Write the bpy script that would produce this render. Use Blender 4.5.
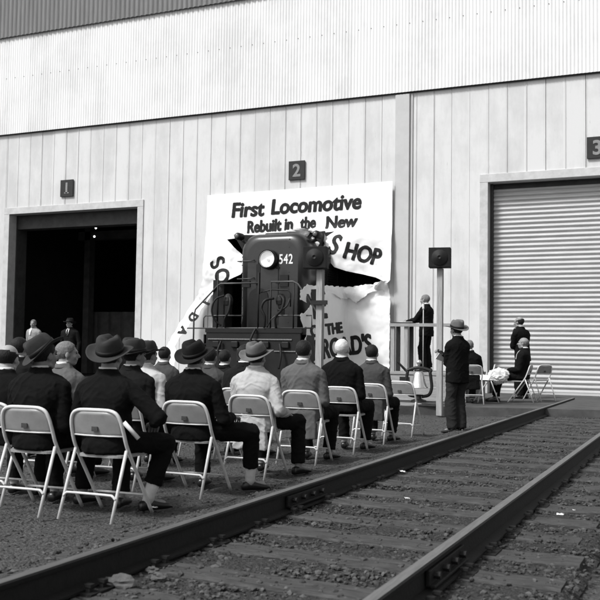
import bpy, bmesh, math, random
from math import sin, cos, pi, radians as RD, sqrt, exp, atan2
from mathutils import Vector as V, Matrix, noise
from mathutils.geometry import delaunay_2d_cdt
random.seed(7)
for _o in list(bpy.data.objects): bpy.data.objects.remove(_o)
SC = bpy.context.scene
COL = SC.collection

# ---------------------------------------------------------------- camera, sky, sun, exposure
CAM_H = 1.17
yaw, pit, rol = RD(23.8), RD(3.05), RD(0.8)
f_ = V((-sin(yaw)*cos(pit), cos(yaw)*cos(pit), sin(pit)))
r_ = V((cos(yaw), sin(yaw), 0)); u_ = r_.cross(f_)
R_ = r_*cos(rol)+u_*sin(rol); U_ = -r_*sin(rol)+u_*cos(rol)
cam = bpy.data.objects.new('camera', bpy.data.cameras.new('camera'))
COL.objects.link(cam); SC.camera = cam
cam.matrix_world = Matrix(((R_.x,U_.x,-f_.x,0),(R_.y,U_.y,-f_.y,0),(R_.z,U_.z,-f_.z,CAM_H),(0,0,0,1)))
cam.data.sensor_width = 36; cam.data.lens = 894/600*36
cam.data.clip_start = .1; cam.data.clip_end = 900
cam.data.dof.use_dof = True; cam.data.dof.focus_distance = 11.0; cam.data.dof.aperture_fstop = 5.6

SUN_EL, SUN_AZ = RD(50), RD(212)     # azimuth measured from +y clockwise: behind and to the left of the camera
w = bpy.data.worlds.new('World'); SC.world = w; w.use_nodes = True
nt = w.node_tree; nt.nodes.clear()
sky = nt.nodes.new('ShaderNodeTexSky'); sky.sky_type = 'NISHITA'; sky.sun_disc = False
sky.sun_elevation = SUN_EL; sky.sun_rotation = SUN_AZ
sky.air_density = 1.0; sky.dust_density = 3.0
bw = nt.nodes.new('ShaderNodeRGBToBW'); bg = nt.nodes.new('ShaderNodeBackground'); wo = nt.nodes.new('ShaderNodeOutputWorld')
nt.links.new(sky.outputs[0], bw.inputs[0]); nt.links.new(bw.outputs[0], bg.inputs[0]); nt.links.new(bg.outputs[0], wo.inputs[0])
bg.inputs[1].default_value = .12
sd = bpy.data.lights.new('sun', 'SUN'); sd.energy = 2.0; sd.angle = RD(10); sd.color = (1, 1, 1)
so = bpy.data.objects.new('sun', sd); COL.objects.link(so)
sdir = V((sin(SUN_AZ)*cos(SUN_EL), cos(SUN_AZ)*cos(SUN_EL), sin(SUN_EL)))
so.rotation_euler = sdir.to_track_quat('Z', 'Y').to_euler(); so.location = (0, -10, 20)
SC.view_settings.view_transform = 'Standard'; SC.view_settings.look = 'None'
SC.view_settings.gamma = 1; SC.view_settings.use_curve_mapping = False
SC.view_settings.exposure = 0.78
SC.render.engine = 'CYCLES'

# ---------------------------------------------------------------- materials
def mat(name, v, rough=.8, var=.2, scale=6, bump=.0, bscale=60, metal=0, stretch=None, spec=.3, v2=None, thr=.5, emis=0, dist=.01, sheen=0):
    m = bpy.data.materials.new(name); m.use_nodes = True
    n = m.node_tree.nodes; l = m.node_tree.links; p = n['Principled BSDF']
    p.inputs['Roughness'].default_value = rough; p.inputs['Metallic'].default_value = metal
    p.inputs['Specular IOR Level'].default_value = spec
    if sheen: p.inputs['Sheen Weight'].default_value = sheen
    tc = n.new('ShaderNodeTexCoord'); mp = n.new('ShaderNodeMapping'); l.new(tc.outputs['Object'], mp.inputs[0])
    if stretch: mp.inputs['Scale'].default_value = stretch
    no = n.new('ShaderNodeTexNoise'); no.inputs['Scale'].default_value = scale; no.inputs['Detail'].default_value = 6
    no.inputs['Roughness'].default_value = .65
    l.new(mp.outputs[0], no.inputs['Vector'])
    rp = n.new('ShaderNodeValToRGB'); l.new(no.outputs[0], rp.inputs[0])
    a = v*(1-var); b = v*(1+var) if v2 is None else v2
    rp.color_ramp.elements[0].position = thr-.2; rp.color_ramp.elements[1].position = thr+.2
    rp.color_ramp.elements[0].color = (a, a, a, 1); rp.color_ramp.elements[1].color = (b, b, b, 1)
    l.new(rp.outputs[0], p.inputs['Base Color'])
    if bump:
        nb = n.new('ShaderNodeTexNoise'); nb.inputs['Scale'].default_value = bscale; nb.inputs['Detail'].default_value = 4
        l.new(mp.outputs[0], nb.inputs['Vector'])
        bm_ = n.new('ShaderNodeBump'); bm_.inputs['Strength'].default_value = bump; bm_.inputs['Distance'].default_value = dist
        l.new(nb.outputs[0], bm_.inputs['Height']); l.new(bm_.outputs[0], p.inputs['Normal'])
    if emis:
        p.inputs['Emission Color'].default_value = (1, 1, 1, 1); p.inputs['Emission Strength'].default_value = emis
    return m

def panel_mat(name, lo, hi, w_, stain=.35, streak=(9, 1, .35)):
    """painted sheet wall: each sheet its own tone, vertical weather streaks and small rust marks"""
    m = mat(name, lo, .55, .0, spec=.35)
    n = m.node_tree.nodes; l = m.node_tree.links; p = n['Principled BSDF']
    tc = n['Texture Coordinate']; sp = n.new('ShaderNodeSeparateXYZ'); l.new(tc.outputs['Object'], sp.inputs[0])
    dv = n.new('ShaderNodeMath'); dv.operation = 'DIVIDE'; dv.inputs[1].default_value = w_; l.new(sp.outputs[0], dv.inputs[0])
    fl = n.new('ShaderNodeMath'); fl.operation = 'FLOOR'; l.new(dv.outputs[0], fl.inputs[0])
    wn = n.new('ShaderNodeTexWhiteNoise'); wn.noise_dimensions = '1D'; l.new(fl.outputs[0], wn.inputs['W'])
    mp = n.new('ShaderNodeMapping'); mp.inputs['Scale'].default_value = streak; l.new(tc.outputs['Object'], mp.inputs[0])
    s1 = n.new('ShaderNodeTexNoise'); s1.inputs['Scale'].default_value = 1.0; s1.inputs['Detail'].default_value = 8; s1.inputs['Roughness'].default_value = .7
    l.new(mp.outputs[0], s1.inputs['Vector'])
    s2 = n.new('ShaderNodeTexNoise'); s2.inputs['Scale'].default_value = .6; s2.inputs['Detail'].default_value = 9; s2.inputs['Roughness'].default_value = .7
    l.new(tc.outputs['Object'], s2.inputs['Vector'])
    mx = n.new('ShaderNodeMath'); mx.operation = 'MULTIPLY'; l.new(s1.outputs[0], mx.inputs[0]); l.new(s2.outputs[0], mx.inputs[1])
    ad = n.new('ShaderNodeMath'); ad.operation = 'MULTIPLY_ADD'; ad.inputs[1].default_value = .12
    l.new(wn.outputs[0], ad.inputs[0]); l.new(mx.outputs[0], ad.inputs[2])
    rp = n.new('ShaderNodeValToRGB'); l.new(ad.outputs[0], rp.inputs[0])
    rp.color_ramp.elements[0].position = .2; rp.color_ramp.elements[1].position = .36
    rp.color_ramp.elements[0].color = (lo, lo, lo, 1); rp.color_ramp.elements[1].color = (hi, hi, hi, 1)
    # rust and scuffs running down
    m2 = n.new('ShaderNodeMapping'); m2.inputs['Scale'].default_value = (14, 1, 1.6); l.new(tc.outputs['Object'], m2.inputs[0])
    s3 = n.new('ShaderNodeTexNoise'); s3.inputs['Scale'].default_value = 1.3; s3.inputs['Detail'].default_value = 7; s3.inputs['Roughness'].default_value = .75
    l.new(m2.outputs[0], s3.inputs['Vector'])
    r3 = n.new('ShaderNodeValToRGB'); r3.color_ramp.elements[0].position = .62; r3.color_ramp.elements[1].position = .69
    l.new(s3.outputs[0], r3.inputs[0])
    ms = n.new('ShaderNodeMath'); ms.operation = 'MULTIPLY'; ms.inputs[1].default_value = stain; l.new(r3.outputs[0], ms.inputs[0])
    mixc = n.new('ShaderNodeMix'); mixc.data_type = 'RGBA'; mixc.inputs[7].default_value = (.25, .25, .25, 1)
    l.new(ms.outputs[0], mixc.inputs[0]); l.new(rp.outputs[0], mixc.inputs[6]); l.new(mixc.outputs[2], p.inputs['Base Color'])
    return m

M = {}
M['wall'] = panel_mat('painted_wall_sheet', .49, .60, .45, .6, (2.2, 1, .5))
M['wall_up'] = panel_mat('corrugated_sheet', .60, .72, .75, .12, (1.2, 1, .35))
M['band'] = mat('grey_band_sheet', .17, .6, .18, 3, .1, 30, stretch=(4, 1, .3))  # plain mid grey, darker than the wall below, faint vertical streaks
M['trim'] = mat('painted_trim', .48, .5, .14, 5)
M['pilaster'] = mat('grey_steel_column', .46, .5, .06, 3, .05, 60)
M['shutter'] = mat('galvanised_slats', .44, .42, .12, 2.2, .04, 40, metal=.1, stretch=(.6, 1, 6))
M['dark_in'] = mat('shade_dark_interior', .012, .9, .3, 2)  # hall surfaces near black: interior shade put into the base colour
M['dark_jamb'] = mat('dark_jamb_steel', .045, .7, .3, 4)
M['dark_rib'] = mat('dark_ribbed_sheet', .02, .6, .3, 4)
M['sign'] = mat('black_sign_paint', .02, .5, .2, 8)
M['signnum'] = mat('sign_numeral_paint', .22, .6, .15, 12)
M['gravel'] = mat('gravel_ground', .018, .95, .3, 42, .9, 48, dist=.04, v2=.115)
M['bed'] = mat('track_ballast', .012, .95, .3, 46, .9, 55, dist=.04, v2=.065)
M['stone'] = mat('ballast_stone', .024, .9, .4, 25, .3, 90, v2=.085)
M['tie'] = mat('weathered_tie_wood', .035, .9, .35, 5, .6, 30, stretch=(1.5, 9, 9), v2=.085)
M['rail'] = mat('rusty_rail_steel', .009, .7, .3, 20, .25, 60)
M['railtop'] = mat('worn_rail_head', .15, .40, .35, 5, .05, 60, metal=.5, stretch=(14, 1, 4))
M['concrete'] = mat('apron_concrete', .055, .9, .25, 3, .25, 40, v2=.09)
M['banner'] = mat('white_paper', .82, .75, .03, 4, .06, 9, dist=.03)
M['ink'] = mat('black_lettering', .010, .7, .2, 20)
M['loco'] = mat('locomotive_paint', .010, .30, .35, 6, .05, 18, spec=.6)
M['locotrim'] = mat('locomotive_black_gear', .006, .6, .3, 9, .1, 40)
M['locopipe'] = mat('handrail_paint', .05, .45, .2, 9, spec=.5)
M['stripe'] = mat('worn_white_stripe', .16, .6, .4, 30)
M['rubber'] = mat('hose_rubber', .008, .6, .2, 9)
M['num'] = mat('white_numerals', .75, .6, .08, 9)
M['lens'] = mat('lit_headlamp_glass', .75, .2, .02, 9, emis=.16)
M['lampglass'] = mat('marker_lens', .10, .2, .1, 9, spec=.6)
M['timber'] = mat('raw_timber', .30, .8, .22, 4, .3, 18, stretch=(12, 12, 1.2))
M['plank'] = mat('platform_board', .27, .8, .25, 4, .25, 16, stretch=(1.2, 12, 12))
M['box'] = mat('loudspeaker_cloth', .008, .8, .3, 30, .2, 200)
M['chair'] = mat('chair_enamel', .55, .38, .10, 18, spec=.5)
M['chairpan'] = mat('chair_pan_enamel', .24, .38, .14, 9, spec=.5)
M['label'] = mat('stencil_label', .04, .7, .5, 60)
M['bell'] = mat('polished_bell_metal', .75, .22, .06, 8, metal=.85)
M['iron'] = mat('black_iron', .012, .5, .3, 12, .15, 60)
M['skin'] = mat('skin', .23, .55, .10, 18, .08, 60)
M['skin_pale'] = mat('pale_skin', .34, .5, .10, 18, .08, 60)
M['eye'] = mat('eye', .03, .3, .1, 20)
def cloth(name, v, **k): return mat(name, v, .92, .16, 5, .35, 17, dist=.016, spec=.10, sheen=0, **k)
M['suit_black'] = cloth('black_wool', .0055)
M['suit_dark'] = cloth('charcoal_wool', .010)
M['suit_mid'] = cloth('grey_wool', .055)
M['suit_soft'] = cloth('mid_grey_tweed', .10)
M['coat_light'] = cloth('pale_raincoat', .38)
M['coat_cream'] = cloth('cream_jacket', .46)
M['shirt'] = cloth('white_shirt', .62)
M['shirt_light'] = cloth('light_work_shirt', .26)
M['trouser'] = cloth('dark_trouser', .006)
M['trouser_grey'] = cloth('grey_trouser', .022)
M['sock'] = cloth('white_sock', .55)
M['shoe'] = mat('shoe_leather', .008, .35, .2, 10, spec=.5)
M['hair_dark'] = mat('dark_hair', .008, .7, .4, 30, .7, 50, dist=.01, stretch=(3, 1, 1))
M['hair_grey'] = mat('grey_hair', .15, .8, .3, 30, .7, 50, dist=.01)
M['hair_white'] = mat('white_hair', .55, .8, .15, 30, .7, 50, dist=.01)
M['felt_dark'] = mat('dark_felt', .016, .95, .2, 10, .15, 120, dist=.003, spec=.1)
M['felt_mid'] = mat('grey_felt', .038, .95, .2, 10, .15, 120, dist=.003, spec=.1)
M['felt_light'] = mat('light_grey_felt', .12, .95, .2, 10, .15, 120, dist=.003, spec=.1)
M['band_black'] = mat('hat_ribbon', .006, .6, .1, 10)
M['paper'] = mat('sheet_of_paper', .75, .8, .05, 10)
M['tarp'] = mat('white_cloth_cover', .68, .85, .08, 10, .3, 14, dist=.03)
M['lamp'] = mat('lit_bulb', .9, .4, .02, 9, emis=3)

# ---------------------------------------------------------------- mesh helpers
def solid(bm, t):
    bmesh.ops.recalc_face_normals(bm, faces=bm.faces); bm.normal_update(); bmesh.ops.solidify(bm, geom=bm.faces[:], thickness=t)
def tag(o, label=None, cat=None, group=None, kind=None):
    if label: o['label'] = label
    if cat: o['category'] = cat
    if group: o['group'] = group
    if kind: o['kind'] = kind
    return o
def obj(name, bm, m, parent=None, smooth=False, bevel=0, recalc=True, sharp=0):
    if recalc: bmesh.ops.recalc_face_normals(bm, faces=bm.faces)
    me = bpy.data.meshes.new(name); bm.to_mesh(me); bm.free()
    ms = m if isinstance(m, (list, tuple)) else [m]
    for q in ms: me.materials.append(q)
    if smooth:
        for p in me.polygons: p.use_smooth = True
        if sharp: me.set_sharp_from_angle(angle=RD(sharp))
    o = bpy.data.objects.new(name, me); COL.objects.link(o)
    if parent: o.parent = parent
    if bevel:
        b = o.modifiers.new('bevel', 'BEVEL'); b.width = bevel; b.segments = 2; b.limit_method = 'ANGLE'; b.angle_limit = RD(40)
    return o
def empty(name, loc, rz=0, label=None, cat=None, group=None, scale=1):
    o = bpy.data.objects.new(name, None); COL.objects.link(o); o.location = loc; o.rotation_euler = (0, 0, rz)
    o.empty_display_size = .2; o.scale = (scale,)*3
    return tag(o, label, cat, group)
def copy_tree(o, parent=None):
    c = o.copy(); COL.objects.link(c); c.parent = parent
    for ch in [x for x in bpy.data.objects if x.parent == o]: copy_tree(ch, c)
    return c
def box(bm, x0, x1, y0, y1, z0, z1, mtx=None, mi=0):
    vs = [bm.verts.new(V(p) if mtx is None else mtx @ V(p)) for p in
          ((x0,y0,z0),(x1,y0,z0),(x1,y1,z0),(x0,y1,z0),(x0,y0,z1),(x1,y0,z1),(x1,y1,z1),(x0,y1,z1))]
    for f in ((0,3,2,1),(4,5,6,7),(0,1,5,4),(1,2,6,5),(2,3,7,6),(3,0,4,7)):
        bm.faces.new([vs[i] for i in f]).material_index = mi
def rings(bm, rs, cap=True, closed=False, mi=0):
    """loft a list of rings (lists of points of one length)"""
    R = [[bm.verts.new(p) for p in r] for r in rs]; n = len(R[0])
    for a, b in zip(R, R[1:]+([R[0]] if closed else [])):
        for i in range(n): bm.faces.new((a[i], a[(i+1) % n], b[(i+1) % n], b[i])).material_index = mi
    if cap and not closed:
        bm.faces.new(R[0][::-1]).material_index = mi; bm.faces.new(R[-1]).material_index = mi
def frame(d):
    d = d.normalized(); a = V((0,0,1)) if abs(d.z) < .9 else V((0,1,0))
    x = d.cross(a).normalized(); return x, x.cross(d).normalized()
def tube(bm, pts, r, n=8, cap=True, closed=False, mi=0):
    pts = [V(p) for p in pts]; rs = []
    rad = r if isinstance(r, (list, tuple)) else [r]*len(pts)
    px = None
    for i, p in enumerate(pts):
        if closed: d = pts[(i+1) % len(pts)]-pts[i-1]
        else: d = pts[min(i+1, len(pts)-1)]-pts[max(i-1, 0)]
        d.normalize()
        if px is None: x, y = frame(d)
        else:
            x = (px-d*px.dot(d)).normalized(); y = x.cross(d).normalized()
        px = x
        rs.append([p+x*cos(2*pi*k/n)*rad[i]+y*sin(2*pi*k/n)*rad[i] for k in range(n)])
    rings(bm, rs, cap, closed, mi)
def capsule(bm, a, b, ra, rb, n=14):
    a, b = V(a), V(b); d = (b-a)
    if d.length < 1e-5: d = V((0,0,1e-4))
    L = d.length; d = d/L; pts = []; rad = []
    for k in range(5):
        t = pi/2*(1-k/4); pts.append(a-d*ra*sin(t)); rad.append(max(ra*cos(t), .002))
    for k in range(5):
        t = pi/2*(k/4); pts.append(b+d*rb*sin(t)); rad.append(max(rb*cos(t), .002))
    tube(bm, pts, rad, n)
def ellipsoid(bm, c, r, rot=None, nu=18, nv=10):
    rs = []
    for j in range(nv+1):
        ph = -pi/2+pi*(j+.0)/nv; ph = max(min(ph, pi/2-.06), -pi/2+.06); ring = []
        for i in range(nu):
            p = V((r[0]*cos(ph)*cos(2*pi*i/nu), r[1]*cos(ph)*sin(2*pi*i/nu), r[2]*sin(ph)))
            if rot is not None: p = rot @ p
            ring.append(V(c)+p)
        rs.append(ring)
    rings(bm, rs)
def bezier(pts, n=8):
    """catmull-rom through points"""
    P = [V(p) for p in pts]; P = [P[0]*2-P[1]]+P+[P[-1]*2-P[-2]]; out = []
    for i in range(1, len(P)-2):
        for k in range(n):
            t = k/n; a, b, c, d = P[i-1], P[i], P[i+1], P[i+2]
            out.append(.5*((2*b)+(c-a)*t+(2*a-5*b+4*c-d)*t*t+(3*b-a-3*c+d)*t**3))
    out.append(P[-2]); return out
def lathe(bm, prof, n=24, c=(0,0,0), cap=True, mi=0):
    rings(bm, [[V(c)+V((r*cos(2*pi*i/n), r*sin(2*pi*i/n), z)) for i in range(n)] for r, z in prof], cap, mi=mi)
def text_bm(s, size, offset=0., shear=0., extrude=.002, align='LEFT', spacing=1):
    c = bpy.data.curves.new('t', 'FONT'); c.body = s; c.size = size; c.offset = offset; c.shear = shear
    c.extrude = extrude; c.align_x = align; c.space_character = spacing; c.resolution_u = 6
    o = bpy.data.objects.new('t', c); COL.objects.link(o)
    dg = bpy.context.evaluated_depsgraph_get(); dg.update()
    me = bpy.data.meshes.new_from_object(o.evaluated_get(dg))
    bm = bmesh.new(); bm.from_mesh(me); bpy.data.objects.remove(o); bpy.data.curves.remove(c); bpy.data.meshes.remove(me)
    bmesh.ops.triangulate(bm, faces=bm.faces)
    return bm
def remesh(bm, vox, smooth=2, fac=.5):
    """fuse overlapping shells into one continuous skin"""
    bmesh.ops.recalc_face_normals(bm, faces=bm.faces)
    me = bpy.data.meshes.new('t'); bm.to_mesh(me); bm.free()
    o = bpy.data.objects.new('t', me); COL.objects.link(o)
    m1 = o.modifiers.new('r', 'REMESH'); m1.mode = 'VOXEL'; m1.voxel_size = vox
    if smooth:
        m2 = o.modifiers.new('s', 'SMOOTH'); m2.factor = fac; m2.iterations = smooth
    dg = bpy.context.evaluated_depsgraph_get(); dg.update()
    out = bpy.data.meshes.new_from_object(o.evaluated_get(dg))
    bpy.data.objects.remove(o); bpy.data.meshes.remove(me)
    b = bmesh.new(); b.from_mesh(out); bpy.data.meshes.remove(out)
    return b
def sheet_bm(poly, step, disp, thick=.002, rag=.0):
    """a sheet (x,z outline) meshed inside and pushed along y by disp(x,z), with real thickness"""
    xs = [p[0] for p in poly]; zs = [p[1] for p in poly]
    pts = []; n = len(poly)
    for i in range(n):
        a = V(poly[i]); b = V(poly[(i+1) % n]); k = max(1, int((b-a).length/step))
        for j in range(k):
            q = a+(b-a)*j/k; pts.append(q+V((rag*noise.noise(V((q.x*14, q.y*14, 1))), rag*noise.noise(V((q.x*14, q.y*14, 7))))) if rag else q)
    nb = len(pts); edges = [(i, (i+1) % nb) for i in range(nb)]
    def inside(p):
        c = False
        for i in range(nb):
            a = pts[i]; b = pts[i-1]
            if (a.y > p[1]) != (b.y > p[1]) and p[0] < (b.x-a.x)*(p[1]-a.y)/(b.y-a.y)+a.x: c = not c
        return c
    x = min(xs)
    allp = list(pts)
    while x < max(xs):
        z = min(zs)
        while z < max(zs):
            p = (x+random.uniform(-.1,.1)*step, z+random.uniform(-.1,.1)*step)
            if inside(p): allp.append(V(p))
            z += step
        x += step
    vo, eo, fo, _, _, _ = delaunay_2d_cdt(allp, edges, [list(range(nb))], 1, 1e-5)
    bm = bmesh.new(); fr = []
    for v in vo:
        q = disp(v.x, v.y); fr.append(bm.verts.new((q[0], q[1], v.y) if isinstance(q, tuple) else (v.x, q, v.y)))
    for f in fo:
        try: bm.faces.new([fr[i] for i in f])
        except ValueError: pass
    bmesh.ops.recalc_face_normals(bm, faces=bm.faces)
    solid(bm, thick)
    return bm
def sstep(a, b, x):
    t = max(0, min(1, (x-a)/(b-a))); return t*t*(3-2*t)
def fbm(x, y, z=0., o=4):
    return noise.fractal(V((x, y, z)), 1., 2.1, o)

# ---------------------------------------------------------------- ground
FY = 21.32                                # the facade's plane
def ground_sheet(name, xs, ys, zf, m, kind='structure'):
    bm = bmesh.new(); g = [[bm.verts.new((x, y, zf(x, y))) for x in xs] for y in ys]
    for a, b in zip(g, g[1:]):
        for i in range(len(xs)-1): bm.faces.new((a[i], a[i+1], b[i+1], b[i]))
    o = obj(name, bm, m, smooth=True); tag(o, kind=kind); return o
def frange(a, b, s):
    n = int(round((b-a)/s)); return [a+(b-a)*i/n for i in range(n+1)]
def gz(x, y):
    return .020*fbm(x*1.2, y*1.2)+.012*fbm(x*9, y*9, 3)
xs = [-300, -80, -40, -20]+frange(-14, 6, .07)+[14, 40, 120, 300]
ys = [-300, -60, -15, -2]+frange(1.6, 16.5, .07)+[20, 25, 60, 200, 400]
def gz_all(x, y):
    e = max(0, 1-max(0, abs(x+4)-9)/4)
    if not (1 < y < 17.5) or e <= 0: return -.03
    z = gz(x, y)
    if -2.9 < x < -.4: z -= .03
    if y < 15.5: z += .055*sstep(-3.32, -3.0, x)*sstep(-2.72, -2.80, x)
    return z-.015
ground = ground_sheet('ground', xs, ys, gz_all, M['gravel'])

# the track: slightly turned from the facade's normal
TA = RD(-.95)
def T(u, v, z): # u across from the left rail's head centre, v along
    return V((-2.70+u*cos(TA)-(-v)*sin(-TA)*1.0, v*cos(TA)+u*sin(TA), z))
def trackp(u, v, z): return V((-2.70+u*cos(TA)+v*sin(-TA), v*cos(TA)+u*sin(TA), z))
bm = bmesh.new(); us = frange(-.55, 2.1, .06); vs = frange(1.8, 17.2, .06)
g = [[bm.verts.new(trackp(u, v, .012+.020*fbm(u*2, v*2, 5)+.016*fbm(u*14, v*14, 2)-(.05 if (k == 0 or k == len(us)-1) else 0))) for k, u in enumerate(us)] for v in vs]
for a, b in zip(g, g[1:]):
    for i in range(len(us)-1): bm.faces.new((a[i], a[i+1], b[i+1], b[i]))
tag(obj('track_bed', bm, M['bed'], smooth=True), kind='structure')

GAUGE = 1.465
# rails
RP = [(-.066,.0),(.066,.0),(.066,.011),(.011,.026),(.008,.112),(.030,.122),(.033,.142),(.026,.150),(-.026,.150),(-.033,.142),(-.030,.122),(-.008,.112),(-.011,.026),(-.066,.011)]
def rail(u, v0, v1, label, joints):
    org = trackp(u, v0, .032); r = empty('rail', org, 0, label, 'rail', 'rails of the track')
    bm = bmesh.new(); L = v1-v0; ss = frange(0, L, .5)
    prev = None
    for s in ss:
        ring = [bm.verts.new(trackp(u+a, v0+s, .032+b)-org) for a, b in RP]
        if prev:
            for i in range(len(RP)):
                f = bm.faces.new((prev[i], prev[(i+1) % 14], ring[(i+1) % 14], ring[i]))
                if i == 7: f.material_index = 1
        prev = ring
    obj('rail_bar', bm, [M['rail'], M['railtop']], r)
    for j, side in joints:
        bm = bmesh.new()
        m = Matrix.Translation(trackp(u, j, .032)-org) @ Matrix.Rotation(TA, 4, 'Z')
        s = side
        x0, x1 = sorted((s*.014, s*.034)); box(bm, x0, x1, -.32, .32, .035, .110, m)
        x0, x1 = sorted((s*.034, s*.060)); box(bm, x0, x1, -.32, .32, .030, .045, m)
        fp = obj('joint_bar', bm, M['rail'], r, bevel=.004)
        for k in range(4):
            bm = bmesh.new(); c = m @ V((s*.034, -.24+k*.16, .076)); e = m @ V((s*.066, -.24+k*.16, .076))
            tube(bm, [c, e], .019, 6); obj('bolt', bm, M['rail'], fp)
    # base plates and spikes where the ties are
    for k, v in enumerate(TIES):
        if v0 < v < v1 and v < 12:
            bm = bmesh.new(); m = Matrix.Translation(trackp(u, v, .022)-org) @ Matrix.Rotation(TA, 4, 'Z')
            box(bm, -.13, .13, -.09, .09, 0, .013, m)
            for sx in (-.088, .088):
                for sy in (-.05, .05):
                    box(bm, sx-.012, sx+.012, sy-.012, sy+.012, .013, .04, m); box(bm, sx-.02, sx+.02, sy-.016, sy+.016, .036, .05, m)
            obj('tie_plate', bm, M['rail'], r)
TIES = [2.35+.565*k+random.uniform(-.03,.03) for k in range(25)]
rail(0, 1.9, 19.9, 'long rusty rail nearest to the rows of folding chairs', [(6.0, 1)])
rail(GAUGE, 1.9, 19.9, 'rusty rail farther from the chairs, crossing to the bottom edge of the photo', [(4.45, 1)])
tie_words = 'nearest,second,third,fourth,fifth,sixth,seventh,eighth,ninth,tenth,eleventh,twelfth,thirteenth,fourteenth,fifteenth,sixteenth,seventeenth,eighteenth,nineteenth,twentieth,twenty-first,twenty-second,twenty-third,twenty-fourth,twenty-fifth'.split(',')
for k, v in enumerate(TIES):
    bm = bmesh.new(); org = trackp(GAUGE/2, v, -.134+random.uniform(-.006, .006)); org_r = random.uniform(-.012,.012)
    L = 1.28+random.uniform(-.06,.05); hw = .11+random.uniform(-.01,.015)
    n = 24; rs = []
    for i in range(n+1):
        x = -L+2*L*i/n; e = .012*fbm(x*3, v*7); t = .166+.010*fbm(x*4, v*3, 9)
        y0 = org_r*x*2
        rs.append([V((x, y0-hw+e, 0)), V((x, y0+hw+e*.5, 0)), V((x, y0+hw+e*.6, t-.012)), V((x, y0+hw-.014+e, t)), V((x, y0+.02, t-.004*abs(fbm(x*9, v))-.002)), V((x, y0-hw+.014+e, t)), V((x, y0-hw+e, t-.012))])
    rings(bm, rs); o = obj('railway_tie', bm, M['tie']); o.location = org; o.rotation_euler = (0, 0, TA)
    lab = 'weathered wooden tie half sunk in ballast, %s along the track%s' % (tie_words[k], ' and closest to the camera' if k == 0 else ' counted from the camera')
    tag(o, lab, 'railway tie', 'wooden ties of the track')

# loose stones on the ground: nobody could count them
def stones(name, N, place, smin, smax, m):
    ico = bmesh.new(); bmesh.ops.create_icosphere(ico, subdivisions=1, radius=1)
    base = [v.co.copy() for v in ico.verts]; fc = [[v.index for v in f.verts] for f in ico.faces]; ico.free()
    vv = []; ff = []; mats = []
    for k in range(N):
        x, y, z = place(); s = smin+(smax-smin)*random.random()**2.5
        sx, sy, sz = s*random.uniform(.7,1.4), s*random.uniform(.7,1.4), s*random.uniform(.4,.9); a = random.uniform(0, 6.28)
        c, d = cos(a), sin(a); o = len(vv)
        for b in base:
            q = b*random.uniform(.75, 1.2); X = q.x*sx; Y = q.y*sy
            vv.append((x+X*c-Y*d, y+X*d+Y*c, z+q.z*sz+sz*.3))
        mi = 0 if random.random() < .88 else 1
        for f in fc: ff.append([i+o for i in f]); mats.append(mi)
    me = bpy.data.meshes.new(name); me.from_pydata(vv, [], ff); me.materials.append(m[0]); me.materials.append(m[1])
    me.polygons.foreach_set('material_index', mats)
    o = bpy.data.objects.new(name, me); COL.objects.link(o); return o
M['stone2'] = mat('pale_ballast_stone', .085, .9, .3, 25, .3, 90)
def pl_track():
    while True:
        v = 2.2+14.5*random.random()**1.6; u = random.uniform(-.6, 2.1)
        if abs(u) < .05 or abs(u-GAUGE) < .05: continue
        ontie = any(abs(v-t) < .10 for t in TIES)
        if ontie and random.random() < .5: continue
        p = trackp(u, v, .014+(.012 if ontie else 0)); return p
tag(stones('ballast_stones', 26000, pl_track, .005, .020, [M['stone'], M['stone2']]), 'crushed dark ballast stones lying between and beside the rails', 'ballast', kind='stuff')
def pl_yard():
    while True:
        y = 2.6+13*random.random()**1.6; x = -2.8-random.random()*(1.6+y*.45) if random.random() < .8 else random.uniform(-.9, 1.6)
        return (x, y, gz_all(x, y)-.002)
tag(stones('yard_gravel', 24000, pl_yard, .004, .016, [M['stone'], M['stone2']]), 'loose gravel scattered over the yard under the chairs', 'gravel', kind='stuff')
def rock(x, y, s, label):
    bm = bmesh.new(); bmesh.ops.create_icosphere(bm, subdivisions=3, radius=s)
    for v in bm.verts:
        n_ = v.co.normalized(); q = noise.cell(n_*1.7+V((x*9, y*7, 0)))*.25+noise.noise(n_*2.2+V((x*5,y*3,0)))*.5
        v.co = V((v.co.x*1.3, v.co.y*.9, v.co.z*.62))*(1+q*.7)
    o = obj('rock', bm, M['stone2']); o.location = (x, y, .02+s*.35); tag(o, label, 'rock', 'rocks lying inside the near rail')
rock(-2.50, 3.62, .060, 'biggest pale rock lying just inside the near rail at lower left')
rock(-2.42, 3.82, .036, 'small dark rock right behind the biggest rock at lower left')
rock(-2.53, 3.92, .03, 'flat little rock against the foot of the near rail')
def scrap(x, y, z, s, a, lab):
    bm = bmesh.new(); n = 5; g = [[bm.verts.new((i/n*s-.5*s, j/n*s*.6-.3*s, .25*s*fbm(i*.6+x*9, j*.6+y*9))) for i in range(n+1)] for j in range(n+1)]
    for p, q in zip(g, g[1:]):
        for i in range(n): bm.faces.new((p[i], p[i+1], q[i+1], q[i]))
    solid(bm, .001)
    o = obj('paper_scrap', bm, M['paper'], smooth=True); o.location = (x, y, z+.03); o.rotation_euler = (.15, .1, a); tag(o, lab, 'paper scrap', 'scraps of white paper on the ground')
scrap(-2.44, 7.9, .03, .05, .4, 'white paper scrap lying close inside the near rail')
scrap(-1.97, 6.5, .03, .04, 1.1, 'white paper scrap standing between two ties mid track')
scrap(-.87, 6.55, .0, .05, .2, 'white paper scrap outside the far rail on dark ballast')
scrap(-.80, 6.75, .0, .035, 1.9, 'torn paper bit just beyond the scrap outside the far rail')
scrap(-3.52, 5.45, .0, .06, .1, 'white paper scrap on gravel beside the crossed shoe of the seated man')
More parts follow.
